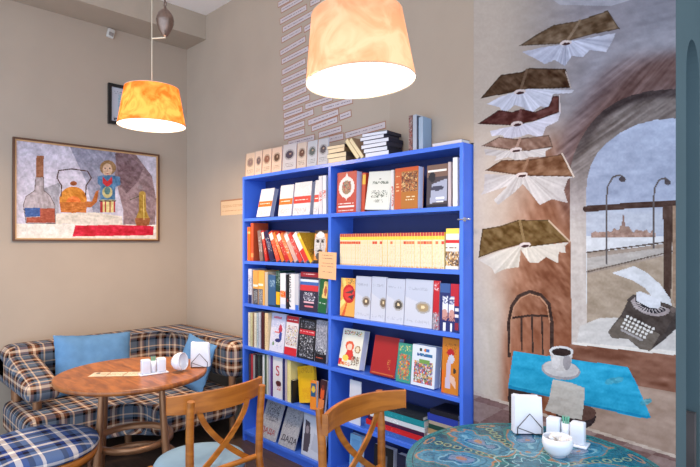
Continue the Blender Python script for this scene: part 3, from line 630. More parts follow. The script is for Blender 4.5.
# ---- right column, fourth shelf
z = LV[3]; g = 'children\'s books on the fourth right shelf'
mc = [(206,60,50), (240,200,80), (80,140,80), (220,120,60), (90,130,190)]
face('white picture book with a red-haired child drawing and red corner', r1(15), r1(128), 0, z, g, (232,228,212), [('n',.1,.84,.95,.96,[(60,110,70),(200,50,50),(240,200,60),(232,228,212)],.6), ('e',.42,.56,.2,.13,(226,90,50)), ('e',.42,.53,.12,.09,(240,206,180)), ('p',[(.2,.2),(.35,.45),(.6,.45),(.7,.2)],(220,60,50)), ('e',.3,.24,.14,.08,(240,210,90)), ('e',.8,.5,.13,.1,(150,110,60)), ('e',.8,.5,.09,.07,(232,214,180)), ('n',.6,.08,.95,.32,[(90,70,60),(200,180,150)],.6), ('r',0,.05,.14,.2,(214,40,40)), ('n',.1,.04,.6,.14,[(214,50,40),(230,200,120)],.6)], T=.05, roll=0, H=.245, pitch=13, page=(206,208,230))
face('plain deep red book with a small gold figure', r1(187), r1(318), 0, z, g, (168,26,28), [('r',.05,.04,.07,.96,(206,120,60)), ('r',.93,.04,.95,.96,(206,100,50)), ('r',.05,.04,.95,.06,(206,110,50)), ('n',.66,.18,.78,.42,[(214,150,70),(168,26,28)],.6), ('r',.0,.0,1,.02,(110,20,24))], T=.045, roll=0, H=.235, pitch=13, page=(150,170,214))
face('small green illustrated book beside the plain red one', r1(326), r1(402), 344.5, z, g, (60,150,130), [('n',.1,.8,.95,.94,[(230,214,120),(60,150,130)],.6), ('n',.12,.08,.9,.72,mc+[(60,150,130),(226,120,80)],.85)], T=.02, roll=0, pitch=8)
face('thick white children\'s book with a crowd of colourful figures', r1(408), r1(534), 347, z, g, (226,230,238), [('r',.3,.86,.42,.92,(40,60,60)), ('e',.55,.89,.06,.04,(220,120,40)), ('r',.6,.86,.72,.92,(60,110,180)), ('n',.22,.74,.86,.8,[(40,120,160),(60,90,150)],.9), ('n',.12,.08,.88,.6,mc+[(60,60,110),(236,236,240),(206,70,120)],.95), ('r',.3,.56,.75,.66,(120,160,80))], T=.055, pitch=5, roll=0, page=(170,186,226))
face('orange book with a pale girl in a red cap at the right end', r1(572), r1(662), 339, z, g, (214,126,30), [('n',.15,.72,.85,.9,[(130,80,30),(214,126,30)],.35), ('e',.5,.74,.22,.07,(186,26,36)), ('e',.55,.63,.17,.08,(206,206,222)), ('p',[(.2,.1),(.3,.6),(.55,.6),(.5,.1)],(206,190,210)), ('p',[(.5,.35),(.8,.3),(.85,.1),(.45,.25)],(230,190,170)), ('e',.75,.42,.08,.05,(60,50,40)), ('r',0,0,.16,.42,(232,110,20))], T=.02, pitch=3)
# ---- right column, fifth shelf: piles
z = LV[4]
def flat(label, p0, p1, zb, T, c, y=-.2, D=.15, yaw=0, group=None, sops=(), page=(214,208,205), cat='book', Wm=None):
    """book lying flat, spine to the front"""
    X0, X1 = xb(p0, y), xb(p1, y); H = Wm or X1-X0
    ms = book_mesh(D, H, T, c, (), spine=c, sops=sops, page=page, seed=int(p0*7+zb*91) % 999)
    pre = Matrix(((0,0,1,0),(1,0,0,0),(0,1,0,0),(0,0,0,1)))   # x->y, y->z, z->x
    return put(ms, label, Matrix.Translation((X0, y, zb)) @ Matrix.Rotation(R(yaw), 4, 'Z') @ pre, group, cat, 'book', zfloor=zb)
face('plain white book standing at the left of the fifth right shelf', 348.9, 360, 0, z, 'piles', (214,214,224), T=.006, H=.27, pitch=2, y=-.195)
g = 'books piled flat at the middle of the fifth right shelf'
zz = z
for lb, a, b, T, c in (('blue book at the bottom of the middle pile', 364, 425, .03, (60,100,180)), ('bright red book low in the middle pile', 366, 426, .03, (206,34,40)), ('dark purple book under the white one in the middle pile', 368, 424, .022, (70,24,60)), ('white book under the teal one in the middle pile', 370, 424.5, .026, (216,220,226)), ('glossy teal book near the top of the middle pile', 374, 424, .035, (26,140,150)), ('black book on top of the middle pile', 376, 423, .02, (34,40,46))):
    flat(lb, a, b, zz, T, c, group=g, sops=[('n',.1,.3,.9,.6,[c, tuple(min(255,x+40) for x in c)],.3)]); zz += T+.0012
g = 'books piled flat at the right of the fifth right shelf'; zz = z
for lb, a, T, c in (('dark violet book at the bottom of the right pile', 427, .03, (44,34,90)), ('black book low in the right pile', 428, .022, (30,30,36)), ('white book in the right pile between black and tan', 427, .034, (222,222,226)), ('tan book in the right pile', 428, .03, (170,140,100)), ('dark green book in the right pile', 428.5, .025, (28,66,56)), ('thin beige book under the blue one in the right pile', 429, .018, (176,160,140)), ('blue book near the top of the right pile', 427.5, .036, (40,60,160)), ('black book on top of the right pile', 430, .026, (22,22,34))):
    flat(lb, a, 458, zz, T, c, group=g, y=-.198); zz += T+.0012
# bottom right shelf
z = LV[5]; g = 'things on the bottom right shelf'
face('light blue folder on the bottom right shelf', 349, 360, 0, z, g, (120,176,220), [('r',.1,.1,.9,.9,(96,150,206))], T=.03, H=.26, pitch=3)
face('black album on the bottom right shelf', 373, 392, 0, z, g, (26,26,30), [('r',.3,.5,.7,.8,(90,90,96))], T=.04, H=.25, pitch=3)
face('dark blue album on the bottom right shelf', 396, 420, 0, z, g, (30,34,60), [('r',.1,.1,.9,.2,(90,100,130))], T=.04, H=.24, pitch=3)

# ---- on top of the case
g = 'small portrait booklets on top of the bookcase'
E = [(245,254,153,(226,196,168)), (254.4,261.2,151,(228,198,174)), (261.6,270.6,149,(226,194,168)), (271,281,147.3,(224,192,168)), (281.8,295.6,143.8,(198,190,190)), (296.2,305.8,142.4,(206,186,170)), (306.2,316.6,140.6,(188,188,192)), (317,327.6,138.4,(192,188,190))]
lbs = ['peach booklet at the far left of the row on the bookcase', 'narrow peach booklet with a grey portrait, second in the row', 'peach booklet with a brown round portrait, third in the row', 'peach booklet with a penguin-like dark round portrait, fourth in the row', 'wider grey booklet with a dark round portrait', 'beige booklet with a side portrait right of the wide grey one', 'grey booklet with a green-grey round portrait', 'grey booklet at the right end of the row, half behind a book pile']
for i, ((a, b, t, c), lb) in enumerate(zip(E, lbs)):
    q = [(150,120,110), (110,90,90), (140,90,70), (90,60,40), (60,50,70), (90,50,40), (70,84,84), (60,56,70)][i]
    face(lb, a, b, t, TOP, g, c, [('e',.52,.6,.36,.2,tuple(int(x*.8) for x in c)), ('e',.52,.6,.27,.145,q), ('e',.57,.63,.08,.04,(170,140,120)), ('t',.2,.14,.85,.3,tuple(int(x*.75) for x in c),3), ('r',0,0,.03,1,(170,120,90))], T=.008, pitch=3, y=-.185, cat='booklet', soft=True)
g = 'old books in the left pile on the bookcase'; zz = TOP
for i, (lb, a, b, T, c, yw) in enumerate((('bottom book of the cream-paged pile on the bookcase', 328, 346, .036, (120,96,80), 0), ('second book of the cream-paged pile on the bookcase', 327, 345.5, .03, (90,76,70), 2), ('third book of the cream-paged pile on the bookcase', 328, 345, .028, (130,100,70), -2), ('topmost thin dark-covered book of the cream-paged pile', 327, 343.5, .022, (70,60,54), 4))):
    # page edges face the room
    X0 = xb(a, -.19); Wd = xb(b, -.19)-X0; ms = book_mesh(Wd, .15, T, c, (), page=(226,200,160), seed=i+300)
    pre = Matrix.Translation((Wd, 0, 0)) @ Matrix(((-1,0,0,0),(0,0,1,0),(0,1,0,0),(0,0,0,1)))
    put(ms, lb, Matrix.Translation((X0, -.19, zz)) @ Matrix.Rotation(R(yw), 4, 'Z') @ pre, g, zfloor=zz); zz += T+.0012
g = 'books slumped between the two piles'
for i, (lb, p, c) in enumerate((('cream-paged book slumped against the left pile, left one', 348.5, (200,170,120)), ('cream-paged book slumped against the left pile, right one', 353.3, (150,120,90)))):
    ms = book_mesh(.14, .17, .028, c, (), page=(226,204,160), seed=i+320)
    put(ms, lb, M4((2.552+i*.0372, -.19, TOP), 0, -40, 0, Matrix.Translation((0, .14, 0)) @ Matrix.Rotation(R(-90), 4, 'Z')), g, zfloor=TOP)
g = 'white paged books in the right pile on the bookcase'; zz = TOP
for i, (lb, a, b, T, c, yw) in enumerate((('bottom book of the white-paged pile on the bookcase', 365, 388, .03, (50,50,66), 6), ('second book of the white-paged pile', 363.5, 386, .026, (40,40,54), 10), ('third book of the white-paged pile', 361, 386, .024, (60,56,70), 3), ('fourth book of the white-paged pile', 363, 387, .024, (40,40,60), 12), ('fifth book of the white-paged pile', 360, 383, .022, (70,66,80), 6), ('topmost book of the white-paged pile', 362, 385, .02, (44,44,62), 16))):
    X0 = xb(a, -.2); Wd = xb(b, -.2)-X0; ms = book_mesh(Wd, .15, T, c, (), page=(226,222,226), seed=i+340)
    pre = Matrix.Translation((Wd, 0, 0)) @ Matrix(((-1,0,0,0),(0,0,1,0),(0,1,0,0),(0,0,0,1)))
    put(ms, lb, Matrix.Translation((X0, -.2, zz)) @ Matrix.Rotation(R(yw*.4), 4, 'Z') @ pre, g, zfloor=zz); zz += T+.0012
g = 'tall books standing on the bookcase'
spine('tall book with a red-brown patterned spine standing on the bookcase', 408.5, 412.4, 115.5, TOP, g, (150,120,110), [('n',0,0,1,1,[(80,50,44),(190,170,160),(150,60,50)],.8)], y=-.17, D=.10)
spine('tall pale grey book standing beside the patterned one', 412.7, 416.4, 114.8, TOP, g, (190,192,200), y=-.17, D=.10)
spine('thin dark book between the pale grey and light blue ones', 416.7, 418, 116, TOP, g, (60,62,76), y=-.165, D=.09)
spine('tall light blue book standing on the bookcase', 418.4, 423, 117, TOP, g, (176,190,206), y=-.16, D=.08, cov=(150,172,196))
flat('black-covered book lying alone at the right end of the bookcase top', 432.5, 461.8, TOP, .022, (60,60,68), y=-.2, D=.085, sops=[('r',0,.0,1,1,(222,214,216)), ('r',.8,0,1,1,(40,40,50))], group='lone books')

# ================= SIGNS, STRIPS, HOOK =================
def card(name, label, x0, x1, z0, z1, y, base, ops, cat, th=.0015, group=None, rot=0, seed=5):
    W, H = x1-x0, z1-z0; c = cover(W, H, base, ops, cell=.004, seed=seed); m = MB()
    b = tuple(lin(base)); m.pgrid((-W/2, 0, -H/2), (W,0,0), (0,0,H), c); m.box(-W/2, W/2, .0001, th, -H/2, H/2, b)
    return tag(m.build(name, PAINT, None, ((x0+x1)/2, y-th, (z0+z1)/2), (0, rot, 0)), label, cat, group)
yS = Y_CASE-.0005
card('paper_sign', 'peach paper notice with printed lines taped to the bookcase divider', xb(318.8, yS), xb(336.3, yS), hb(327, 279, yS), hb(327, 252, yS), yS, (238,184,136), [('t',.2,.72,.8,.92,(130,80,60),2), ('t',.15,.42,.85,.62,(150,100,76),2), ('t',.2,.22,.8,.3,(150,100,76),1)], 'sign', rot=R(2))
card('wall_sign', 'small peach sign with two orange printed lines on the wall left of the bookcase', xb(220.8, 0), xb(242, 0)+.03, hb(231, 215, 0), hb(231, 199.5, 0), -.0005, (246,206,160), [('r',0,.9,1,1,(190,130,90)), ('r',0,0,.02,1,(190,130,90)), ('t',.08,.5,.95,.68,(206,130,80),2), ('t',.08,.22,.95,.32,(206,120,70),1)], 'sign')
SP = [((278,5),(290,-1.5)), ((281,10.5),(303,-2)), ((310,4),(321,-1.5)), ((280,22),(307,7)), ((282.5,30),(313,13)), ((281.5,40.5),(302,29)), ((304,30),(316,22.5)), ((280,53.5),(306,38.5)), ((281.5,62),(309,48)), ((282,72.8),(306,60.5)), ((281,82.5),(307,70.5)), ((283,90.5),(307,80)), ((283,99.5),(307,88.5)), ((283,108),(310,97)), ((283.5,116),(303,109)), ((284,123.5),(314,111.5)), ((284,130.5),(305,123)), ((284,137.5),(305,131)), ((288,144),(315,137)), ((305,107),(333,97.5)), ((322,109),(353,100)), ((308,123),(339,111.5)), ((339.5,117.5),(351.5,113)), ((311.5,129),(338,119)), ((318.5,135.5),(342,128.5)), ((345,136),(386,124.5)), ((329,139.5),(344,136))]
for i, ((a0, a1), (b0, b1)) in enumerate(SP):
    pa, pb = Vector(wb(a0, a1, 0)), Vector(wb(b0, b1, 0)); Ln = (pb-pa).length; ang = math.atan2(pb.z-pa.z, pb.x-pa.x); h = .05
    ord_ = (lambda c: c)
    m = MB(); c = cover(Ln-.012, h-.012, (222,206,204), [('t', .06, .35, .94, .7, (140,120,130), 1)], cell=.005, seed=i+50)
    m.box(-Ln/2, Ln/2, -.001, 0, -h/2, h/2, tuple(lin((166,112,84)))); m.pgrid((-Ln/2+.006, -.0014, -h/2+.006), (Ln-.012,0,0), (0,0,h-.012), c)
    mid = (pa+pb)/2
    tag(m.build('paper_strip', PAINT, None, (mid.x, 0, mid.z), (0, -ang, 0)), 'narrow white printed paper strip with brown edge, fanned up the wall' if i != 25 else 'longest printed paper strip, lowest at the right just above the book piles', 'wall strip', 'printed paper strips on the wall above the bookcase')
steel = mat('polished_steel', (200,200,205), .25, 1.0)
hk = thing('metal_hook', 'small steel latch hook on the right side of the blue bookcase', 'hook', (XR, Y_CASE+.02, hb(472, 219, Y_CASE)))
MB().tube([(-.03,-.022,0),(.0,-.024,0),(.03,-.022,0)], .004, 8).build('rod', steel, hk)
ht = MB().lathe([(.001,-.006),(.008,-.004),(.008,.004),(.001,.006)], 12).build('eye', steel, hk, (.034,-.02,0)); MB().box(.0005, .004, -.022, .0, -.01, .01).build('plate', steel, hk)
# ================= LEFT WALL: PAINTING, FRAME, SENSOR =================
def on_a(p): v_ = wa(*p); return v_[1], v_[2]
c0 = on_a((12.8, 138)); c1 = on_a((158.6, 154.3)); c2 = on_a((157.8, 240.6)); c3 = on_a((11.5, 242.1))
y0, y1 = (c0[0]+c3[0])/2, (c1[0]+c2[0])/2; z1, z0 = (c0[1]+c1[1])/2, (c2[1]+c3[1])/2
pt = thing('framed_painting', 'large framed still life painting of bottle, copper teapot, figure and red cloth', 'painting', (0, (y0+y1)/2, z0))
W, H = y1-y0, z1-z0
fm = mat('brown_wood_frame', (92, 56, 34), .45, noise=.15); gm = mat('gilt_inner_frame', (206, 160, 108), .4)
m = MB(); fw = .014
for a in ((-W/2, W/2, 0, fw), (-W/2, W/2, H-fw, H)): m.box(.0, .03, a[0], a[1], a[2], a[3])
for a in ((-W/2, -W/2+fw), (W/2-fw, W/2)): m.box(.0, .03, a[0], a[1], fw, H-fw)
fro = m.build('frame', fm, pt)
m = MB(); g0, g1 = fw, fw+.011
m.box(.005, .022, -W/2+g0, W/2-g0, g0, g1); m.box(.005, .022, -W/2+g0, W/2-g0, H-g1, H-g0)
m.box(.005, .022, -W/2+g0, -W/2+g1, g1, H-g1); m.box(.005, .022, W/2-g1, W/2-g0, g1, H-g1)
m.build('frame_inner', gm, fro)
# canvas painted in (u to the right, v down), 0..560 by 0..? like the 2 nd crop
nu, nv = 320, 210; gu = np.linspace(-W/2+g1, W/2-g1, nu+1); gv = np.linspace(g1, H-g1, nv+1)
fu, fv = np.meshgrid((gu[:-1]+gu[1:])/2, (gv[:-1]+gv[1:])/2)
# undo the view so the traced outlines (crop coordinates, 3.5 per px from x=0, y=125) land right
ry = (y0+y1)/2+fu-CY; rx = -CX; zz_ = S2*(-rx+ry); rr_ = S2*(rx+ry)
QX = (350+F*rr_/zz_)*3.5; QY = (243-F*(z0+fv-CH)/zz_-125)*3.5
P = Painter(QX, QY, (186, 178, 190))
def f(m, c, amp=0, **k): P.fill(m, c, amp, **k)
f(QX > 0, (204, 194, 204), 24, ang=60, l=40, w=14)
f(P.poly([(235,60),(400,80),(420,200),(330,330),(300,200)]), (150, 146, 160), 26, ang=50, l=30, w=10, seed=3)
f(P.poly([(405,95),(470,100),(530,180),(545,260),(540,350),(430,350),(430,300),(400,180)]), (150, 122, 122), 30, ang=40, l=24, w=10, seed=5)
f(P.poly([(400,100),(440,95),(500,150),(480,200),(440,240),(415,200)]), (124, 96, 98), 24, ang=40, l=24, w=8, seed=6)
f(P.poly([(130,230),(210,200),(200,340),(150,340)]), (160, 154, 160), 24, ang=70, l=24, w=8, seed=8)
f(P.poly([(40,345),(560,350),(560,420),(40,420)]), (232, 220, 206), 12, ang=3, l=60, w=8)
f(P.poly([(195,310),(330,306),(425,320),(428,350),(190,346)]), (222, 208, 190), 16, ang=5, l=60, w=7)
f(P.poly([(262,352),(400,350),(536,354),(534,386),(400,388),(252,390)]), (206, 28, 52), 26, ang=2, l=24, w=8, seed=9)
# bottle
f(P.poly([(124,180),(150,180),(152,230),(172,246),(190,280),(192,345),(90,344),(80,280),(90,250),(118,232)]), (176, 160, 160), 26, ang=80, l=30, w=8)
f(P.poly([(84,290),(138,290),(140,320),(88,322)]), (52, 84, 140), 14); f(P.poly([(138,292),(190,292),(191,342),(92,342),(92,324),(138,322)]), (166, 76, 50), 24, seed=4)
f(P.poly([(126,108),(152,108),(150,184),(124,184)]), (150, 92, 60), 16, ang=80, l=30, w=6)
P.line([(124,184),(120,230),(90,250),(80,280),(90,344),(192,345),(190,280),(172,246),(152,230),(151,184)], 2.2, (90,66,60))
# teapot
f(P.ell(254, 262, 48, 46) < 1, (206, 126, 34), 34, ang=40, l=24, w=10, seed=12); f(P.ell(256, 272, 26, 22) < 1, (226, 110, 40), 30, seed=13)
f(P.poly([(206,270),(212,305),(300,308),(303,270)]), (190, 106, 36), 30, seed=14); f(P.ell(256, 205, 12, 8) < 1, (150,76,30))
f(P.poly([(296,268),(320,268),(334,232),(344,228),(338,268),(318,288),(298,288)]), (176, 96, 40), 18)
P.line([(212,250),(214,212),(198,186),(204,160),(250,154),(305,162),(318,186),(300,212),(298,245)], 4, (74,44,34))
# figure
f(P.ell(376, 150, 28, 26) < 1, (150, 112, 70), 20); f(P.ell(374, 158, 17, 23) < 1, (214, 176, 146), 10)
for e_ in ((366,152),(382,152)): f(P.ell(*e_, 3, 2) < 1, (80,60,60))
P.line([(374,154),(374,164)], 1.6, (160,110,90)); P.line([(368,171),(380,171)], 2, (160,60,60))
f(P.poly([(340,180),(360,176),(390,176),(418,182),(420,210),(402,218),(402,262),(348,262),(350,214),(340,204)]), (76, 116, 150), 24, ang=70, l=20, w=8)
f(P.poly([(358,180),(374,198),(390,180),(392,204),(374,218),(358,204)]), (190, 40, 44), 12); f(P.ell(374, 236, 18, 20) < 1, (196, 180, 120), 20)
f(P.ell(374, 230, 10, 14) < 1, (90, 124, 120), 16)
f(P.poly([(348,262),(402,262),(400,306),(350,306)]), (216, 196, 130), 16)
for a, b in ((349,357),(365,369),(381,386),(395,401)): f(P.poly([(a,264),(b,264),(b,306),(a,306)]), (170,44,44), 10)
P.line([(346,266),(402,266)], 4, (60,60,70))
# brass jug
f(P.poly([(484,240),(508,240),(510,300),(524,334),(518,352),(476,352),(470,334),(484,300)]), (172, 132, 50), 26, ang=80, l=20, w=7)
f(P.poly([(470,326),(524,326),(518,352),(476,352)]), (150, 84, 44), 18); f(P.ell(496, 238, 11, 6) < 1, (190,150,70)); f(P.ell(489, 218, 9, 8) < 1, (150,130,130), 10)
P.line([(484,250),(454,262)], 3, (90,84,60)); P.line([(500,246),(502,330)], 3, (226,196,110))
P.c += (vnoise(QX/4, QY/4, 210)-.5)[..., None]*22 + (vnoise(QX/11, QY/8, 211)-.5)[..., None]*np.array([30, 26, 30])
me = faces_mesh('canvas', np.ones(QX.shape, bool), gu, gv, lin(np.clip(P.c, 0, 255)), lambda a, b: np.stack([np.full(a.shape, .012), a, b], 1), CANVAS)
link('canvas', me, pt)
MB().box(.0, .0115, -W/2+.01, W/2-.01, .01, H-.01).build('backing_board', mat('board', (120,96,70), .8), pt)
# small black frame
a0 = on_a((107.5, 83)); zb_, zt = on_a((107.5, 123.5))[1], on_a((107.5, 83))[1]
fr = thing('picture_frame', 'small black framed certificate partly hidden behind the orange lampshade', 'picture', (0, a0[0], zb_)); w_, h_ = .27, zt-zb_
m = MB(); k_ = .028
m.box(0, .025, 0, w_, 0, k_); m.box(0, .025, 0, w_, h_-k_, h_); m.box(0, .025, 0, k_, k_, h_-k_); m.box(0, .025, w_-k_, w_, k_, h_-k_)
m.build('frame', mat('black_lacquer', (16,14,16), .3), fr)
cc = cover(w_-2*k_, h_-2*k_, (206,206,214), [('n',.3,.2,.9,.8,[(110,170,180),(190,200,210),(150,190,200)],.7), ('n',.1,.03,.5,.12,[(60,60,70)],.6), ('t',.15,.8,.8,.92,(120,130,140),2)], seed=77)
m = MB(); m.pgrid((.012, k_, k_), (0, w_-2*k_, 0), (0,0,h_-2*k_), cc); m.box(.002, .0115, k_, w_-k_, k_, h_-k_, tuple(lin((200,200,206)))); m.build('certificate', PAINT, fr)
sn = on_a((110, 34)); wm = mat('white_plastic', (214, 206, 196), .45)
so = thing('motion_sensor', 'small white motion sensor high on the left wall', 'sensor', (-.002, sn[0], sn[1]))
MB().rbox(0, .035, -.03, .03, -.04, .04, .008, 2).build('housing', wm, so, rot=(R(-12), 0, 0))
MB().rbox(.034, .042, -.02, .02, -.03, .005, .003, 2).build('lens', mat('sensor_lens', (150,140,132), .3), so, rot=(R(-12), 0, 0))

# ================= PENDANT LAMPS =================
def shade_mat(name, c1, c2, em, sc):
    m = bpy.data.materials.new(name); m.use_nodes = True; nt = m.node_tree; nt.nodes.clear()
    out = nt.nodes.new('ShaderNodeOutputMaterial'); mix = nt.nodes.new('ShaderNodeMixShader'); mix.inputs[0].default_value = .62
    d = nt.nodes.new('ShaderNodeBsdfDiffuse'); t = nt.nodes.new('ShaderNodeBsdfTranslucent')
    tc = nt.nodes.new('ShaderNodeTexCoord'); n = nt.nodes.new('ShaderNodeTexNoise'); n.inputs['Scale'].default_value = sc; n.inputs['Detail'].default_value = 8
    n.inputs['Distortion'].default_value = 1.6
    r = nt.nodes.new('ShaderNodeValToRGB'); r.color_ramp.elements[0].position = .36; r.color_ramp.elements[1].position = .62
    r.color_ramp.elements[0].color = L(*c1); r.color_ramp.elements[1].color = L(*c2)
    nt.links.new(tc.outputs['Object'], n.inputs['Vector']); nt.links.new(n.outputs['Fac'], r.inputs[0])
    for q in (d, t): nt.links.new(r.outputs[0], q.inputs['Color'])
    nt.links.new(d.outputs[0], mix.inputs[1]); nt.links.new(t.outputs[0], mix.inputs[2]); nt.links.new(mix.outputs[0], out.inputs[0])
    return m
def emit(name, c, s):
    m = bpy.data.materials.new(name); m.use_nodes = True; nt = m.node_tree; nt.nodes.clear()
    out = nt.nodes.new('ShaderNodeOutputMaterial'); e = nt.nodes.new('ShaderNodeEmission'); e.inputs[0].default_value = L(*c); e.inputs[1].default_value = s
    nt.links.new(e.outputs[0], out.inputs[0]); return m
brass = mat('pale_cord', (214, 196, 170), .5); pew = mat('aged_pewter', (140, 118, 106), .3, .8, noise=.25, scale=20)
lampwhite = emit('lamp_diffuser_glow', (255, 244, 228), 2.6)
def lamp(label, x, y, z, rb, rt, h, sm, tilt=(0,0,0), power=30, lc=(1,.78,.55)):
    t = thing('pendant_lamp', label, 'lamp', (x, y, z), (0,0,0))
    m = MB(); seg = 64; prof = [(rb+(rt-rb)*i/10, h*i/10) for i in range(11)]
    m.lathe(prof, seg, close=False); sh = m.build('lamp_shade', sm, t, rot=tilt)
    m = MB()
    for r_, z_ in ((rb, 0), (rt, h)): MB().tube([(r_*math.cos(a), r_*math.sin(a), z_) for a in np.linspace(0, 2*math.pi, 65)], .0016, 6).build('rim_wire', brass, sh)
    for a in (0, 2.094, 4.189): m.tube([(0, 0, h-.03), (rt*math.cos(a), rt*math.sin(a), h-.002)], .002, 6)
    m.build('shade_carrier', brass, sh)
    MB().lathe([(.0005, .004), (rb*.992, .003)], 64, close=False).build('diffuser', lampwhite, t, rot=tilt)
    MB().lathe([(.018,h-.075),(.02,h-.02),(.012,h+.005),(.004,h+.03)], 16).build('socket', brass, t)
    MB().tube([(0,0,h),(0,0,3.7-z)], .0035, 8).build('cord', brass, t)
    MB().lathe([(.05,-.03),(.05,0)], 24, (0,0,3.7-z)).build('ceiling_rose', brass, t)
    for kind, dz, pw in (('POINT', h*.5, power*PIN*(.62 if 'orange' in label else .42)), ('AREA', .001, power*1.6)):
        ld = bpy.data.lights.new('bulb_light', kind); ld.energy = pw; ld.color = lc
        if kind == 'AREA': ld.shape = 'DISK'; ld.size = rb*1.8
        else: ld.shadow_soft_size = .05
        lo = bpy.data.objects.new('bulb_light', ld); col.objects.link(lo); lo.parent = t; lo.location = (0, 0, dz)
    return t
l1 = lamp('orange marbled pendant lamp with a pewter counterweight over the round wooden table', 1.508, -1.036, 2.314, .211, .168, .245, shade_mat('orange_parchment_shade', (196,96,36), (230,148,76), 0, 9), power=LP1, lc=(1,.76,.52))
l2 = lamp('large pale peach pendant lamp hanging in front of the blue bookcase', 3.372, -1.01, 2.20, .222, .185, .275, shade_mat('peach_parchment_shade', (200,146,112), (220,172,142), 0, 7), tilt=(R(1.5), R(-3.2), 0), power=LP2, lc=(1,.86,.72))
cwx, cwy = 1.568-1.508, -.975+1.036
m = MB(); m.lathe([(.003,0),(.012,.004),(.02,.012),(.038,.04),(.052,.08),(.056,.105),(.054,.125),(.046,.15),(.03,.172),(.014,.184),(.008,.2)], 32)
m.build('counterweight', pew, l1, (cwx, cwy, 2.893-2.314))
MB().lathe([(.0565,-.003),(.0575,.0),(.0565,.003)], 32, close=False).build('weight_band', pew, l1, (cwx, cwy, 3.0-2.314))
m = MB(); pth = [(cwx+.016*math.cos(a), cwy, 3.108-2.314+.016*math.sin(a)) for a in np.linspace(0, 2*math.pi, 17)]; m.tube(pth, .005, 8)
m.tube([(cwx, cwy, 3.124-2.314), (cwx-.01, cwy-.01, 3.16-2.314), (cwx, cwy, 3.69-2.314)], .006, 8); m.build('hook', pew, l1)
MB().tube([(0,0,2.885-2.314),(cwx*1.05, cwy*1.05, 2.892-2.314)], .005, 8).build('cross_arm', brass, l1)

# ================= SOFA =================
def plaid(name, base, wide, cream, dark, sc=1.0):
    m = bpy.data.materials.new(name); m.use_nodes = True; nt = m.node_tree; b = nt.nodes['Principled BSDF']
    b.inputs['Roughness'].default_value = .9; b.inputs['Specular IOR Level'].default_value = .15
    uv = nt.nodes.new('ShaderNodeUVMap'); uv.uv_map = 'UVMap'; sep = nt.nodes.new('ShaderNodeSeparateXYZ'); nt.links.new(uv.outputs[0], sep.inputs[0])
    outs = []
    for ax in (0, 1):
        mu = nt.nodes.new('ShaderNodeMath'); mu.operation = 'MULTIPLY'; mu.inputs[1].default_value = 1/(.165*sc)
        fr_ = nt.nodes.new('ShaderNodeMath'); fr_.operation = 'FRACT'
        nt.links.new(sep.outputs[ax], mu.inputs[0]); nt.links.new(mu.outputs[0], fr_.inputs[0])
        r = nt.nodes.new('ShaderNodeValToRGB'); r.color_ramp.interpolation = 'CONSTANT'
        stops = [(0, base), (.2, dark), (.3, wide), (.39, cream), (.5, wide), (.6, dark), (.7, base), (.82, cream), (.88, base)]
        el = r.color_ramp.elements; el[0].position = 0; el[0].color = L(*stops[0][1]); el[1].position = stops[1][0]; el[1].color = L(*stops[1][1])
        for p_, c_ in stops[2:]: e_ = el.new(p_); e_.color = L(*c_)
        nt.links.new(fr_.outputs[0], r.inputs[0]); outs.append(r)
    mx = nt.nodes.new('ShaderNodeMix'); mx.data_type = 'RGBA'; mx.inputs[0].default_value = .5
    nt.links.new(outs[0].outputs[0], mx.inputs[6]); nt.links.new(outs[1].outputs[0], mx.inputs[7])
    nt.links.new(mx.outputs[2], b.inputs['Base Color'])
    n = nt.nodes.new('ShaderNodeTexNoise'); n.inputs['Scale'].default_value = 90; bp = nt.nodes.new('ShaderNodeBump'); bp.inputs['Strength'].default_value = .25; bp.inputs['Distance'].default_value = .004
    nt.links.new(n.outputs['Fac'], bp.inputs['Height']); nt.links.new(bp.outputs[0], b.inputs['Normal'])
    return m
pl = plaid('brown_blue_plaid', (92, 102, 116), (118, 72, 50), (222, 188, 156), (14, 10, 14))
plb = plaid('blue_plaid', (78, 98, 136), (40, 62, 124), (226, 212, 200), (22, 20, 40), 1.5)
copper = mat('bronze_painted_wood', (156, 110, 76), .35, .55, noise=.1)
sofa = thing('corner_sofa', 'corner bench sofa covered in brown and blue plaid along the two walls', 'sofa', (0, 0, 0))
XE_S = 1.29
m = MB().rbox(0,0,0,0, .47, .765, .075, 6, poly=[(.02,-1.60),(.30,-1.60),(.30,-.42),(.42,-.30),(XE_S,-.30),(XE_S,-.02),(.02,-.02)])
m.build('backrest', pl, sofa, uv=True)
m = MB().rbox(0.02, .84, -1.60, -1.37, .46, .755, .06, 5, fn=lambda c: Vector((c.x, c.y, c.z-(.13*max(0, c.x-.1)/.6 if c.z > .6 else 0))))
m.build('armrest', pl, sofa, uv=True)
m = MB().rbox(0,0,0,0, .17, .395, .06, 5, poly=[(.24,-1.66),(1.04,-1.66),(1.04,-1.02),(.94,-.92),(XE_S,-.92),(XE_S,-.22),(.24,-.22)] if False else [(.3,-1.63),(.98,-1.63),(.98,-1.0),(1.06,-.90),(XE_S,-.90),(XE_S,-.22),(.24,-.22)])
m.build('seat', pl, sofa, uv=True)
for (x, y, zt_) in ((.72,-1.50,.5), (.4,-1.55,.5), (.12,-1.5,.5), (1.22,-.25,.5), (.2,-.8,.5), (.9,-1.5,.24), (.94,-.96,.24), (1.22,-.8,.24), (.12,-.12,.5)):
    MB().tube([(x,y,0),(x,y,zt_)], [.022,.03], 14).build('leg', copper, sofa)
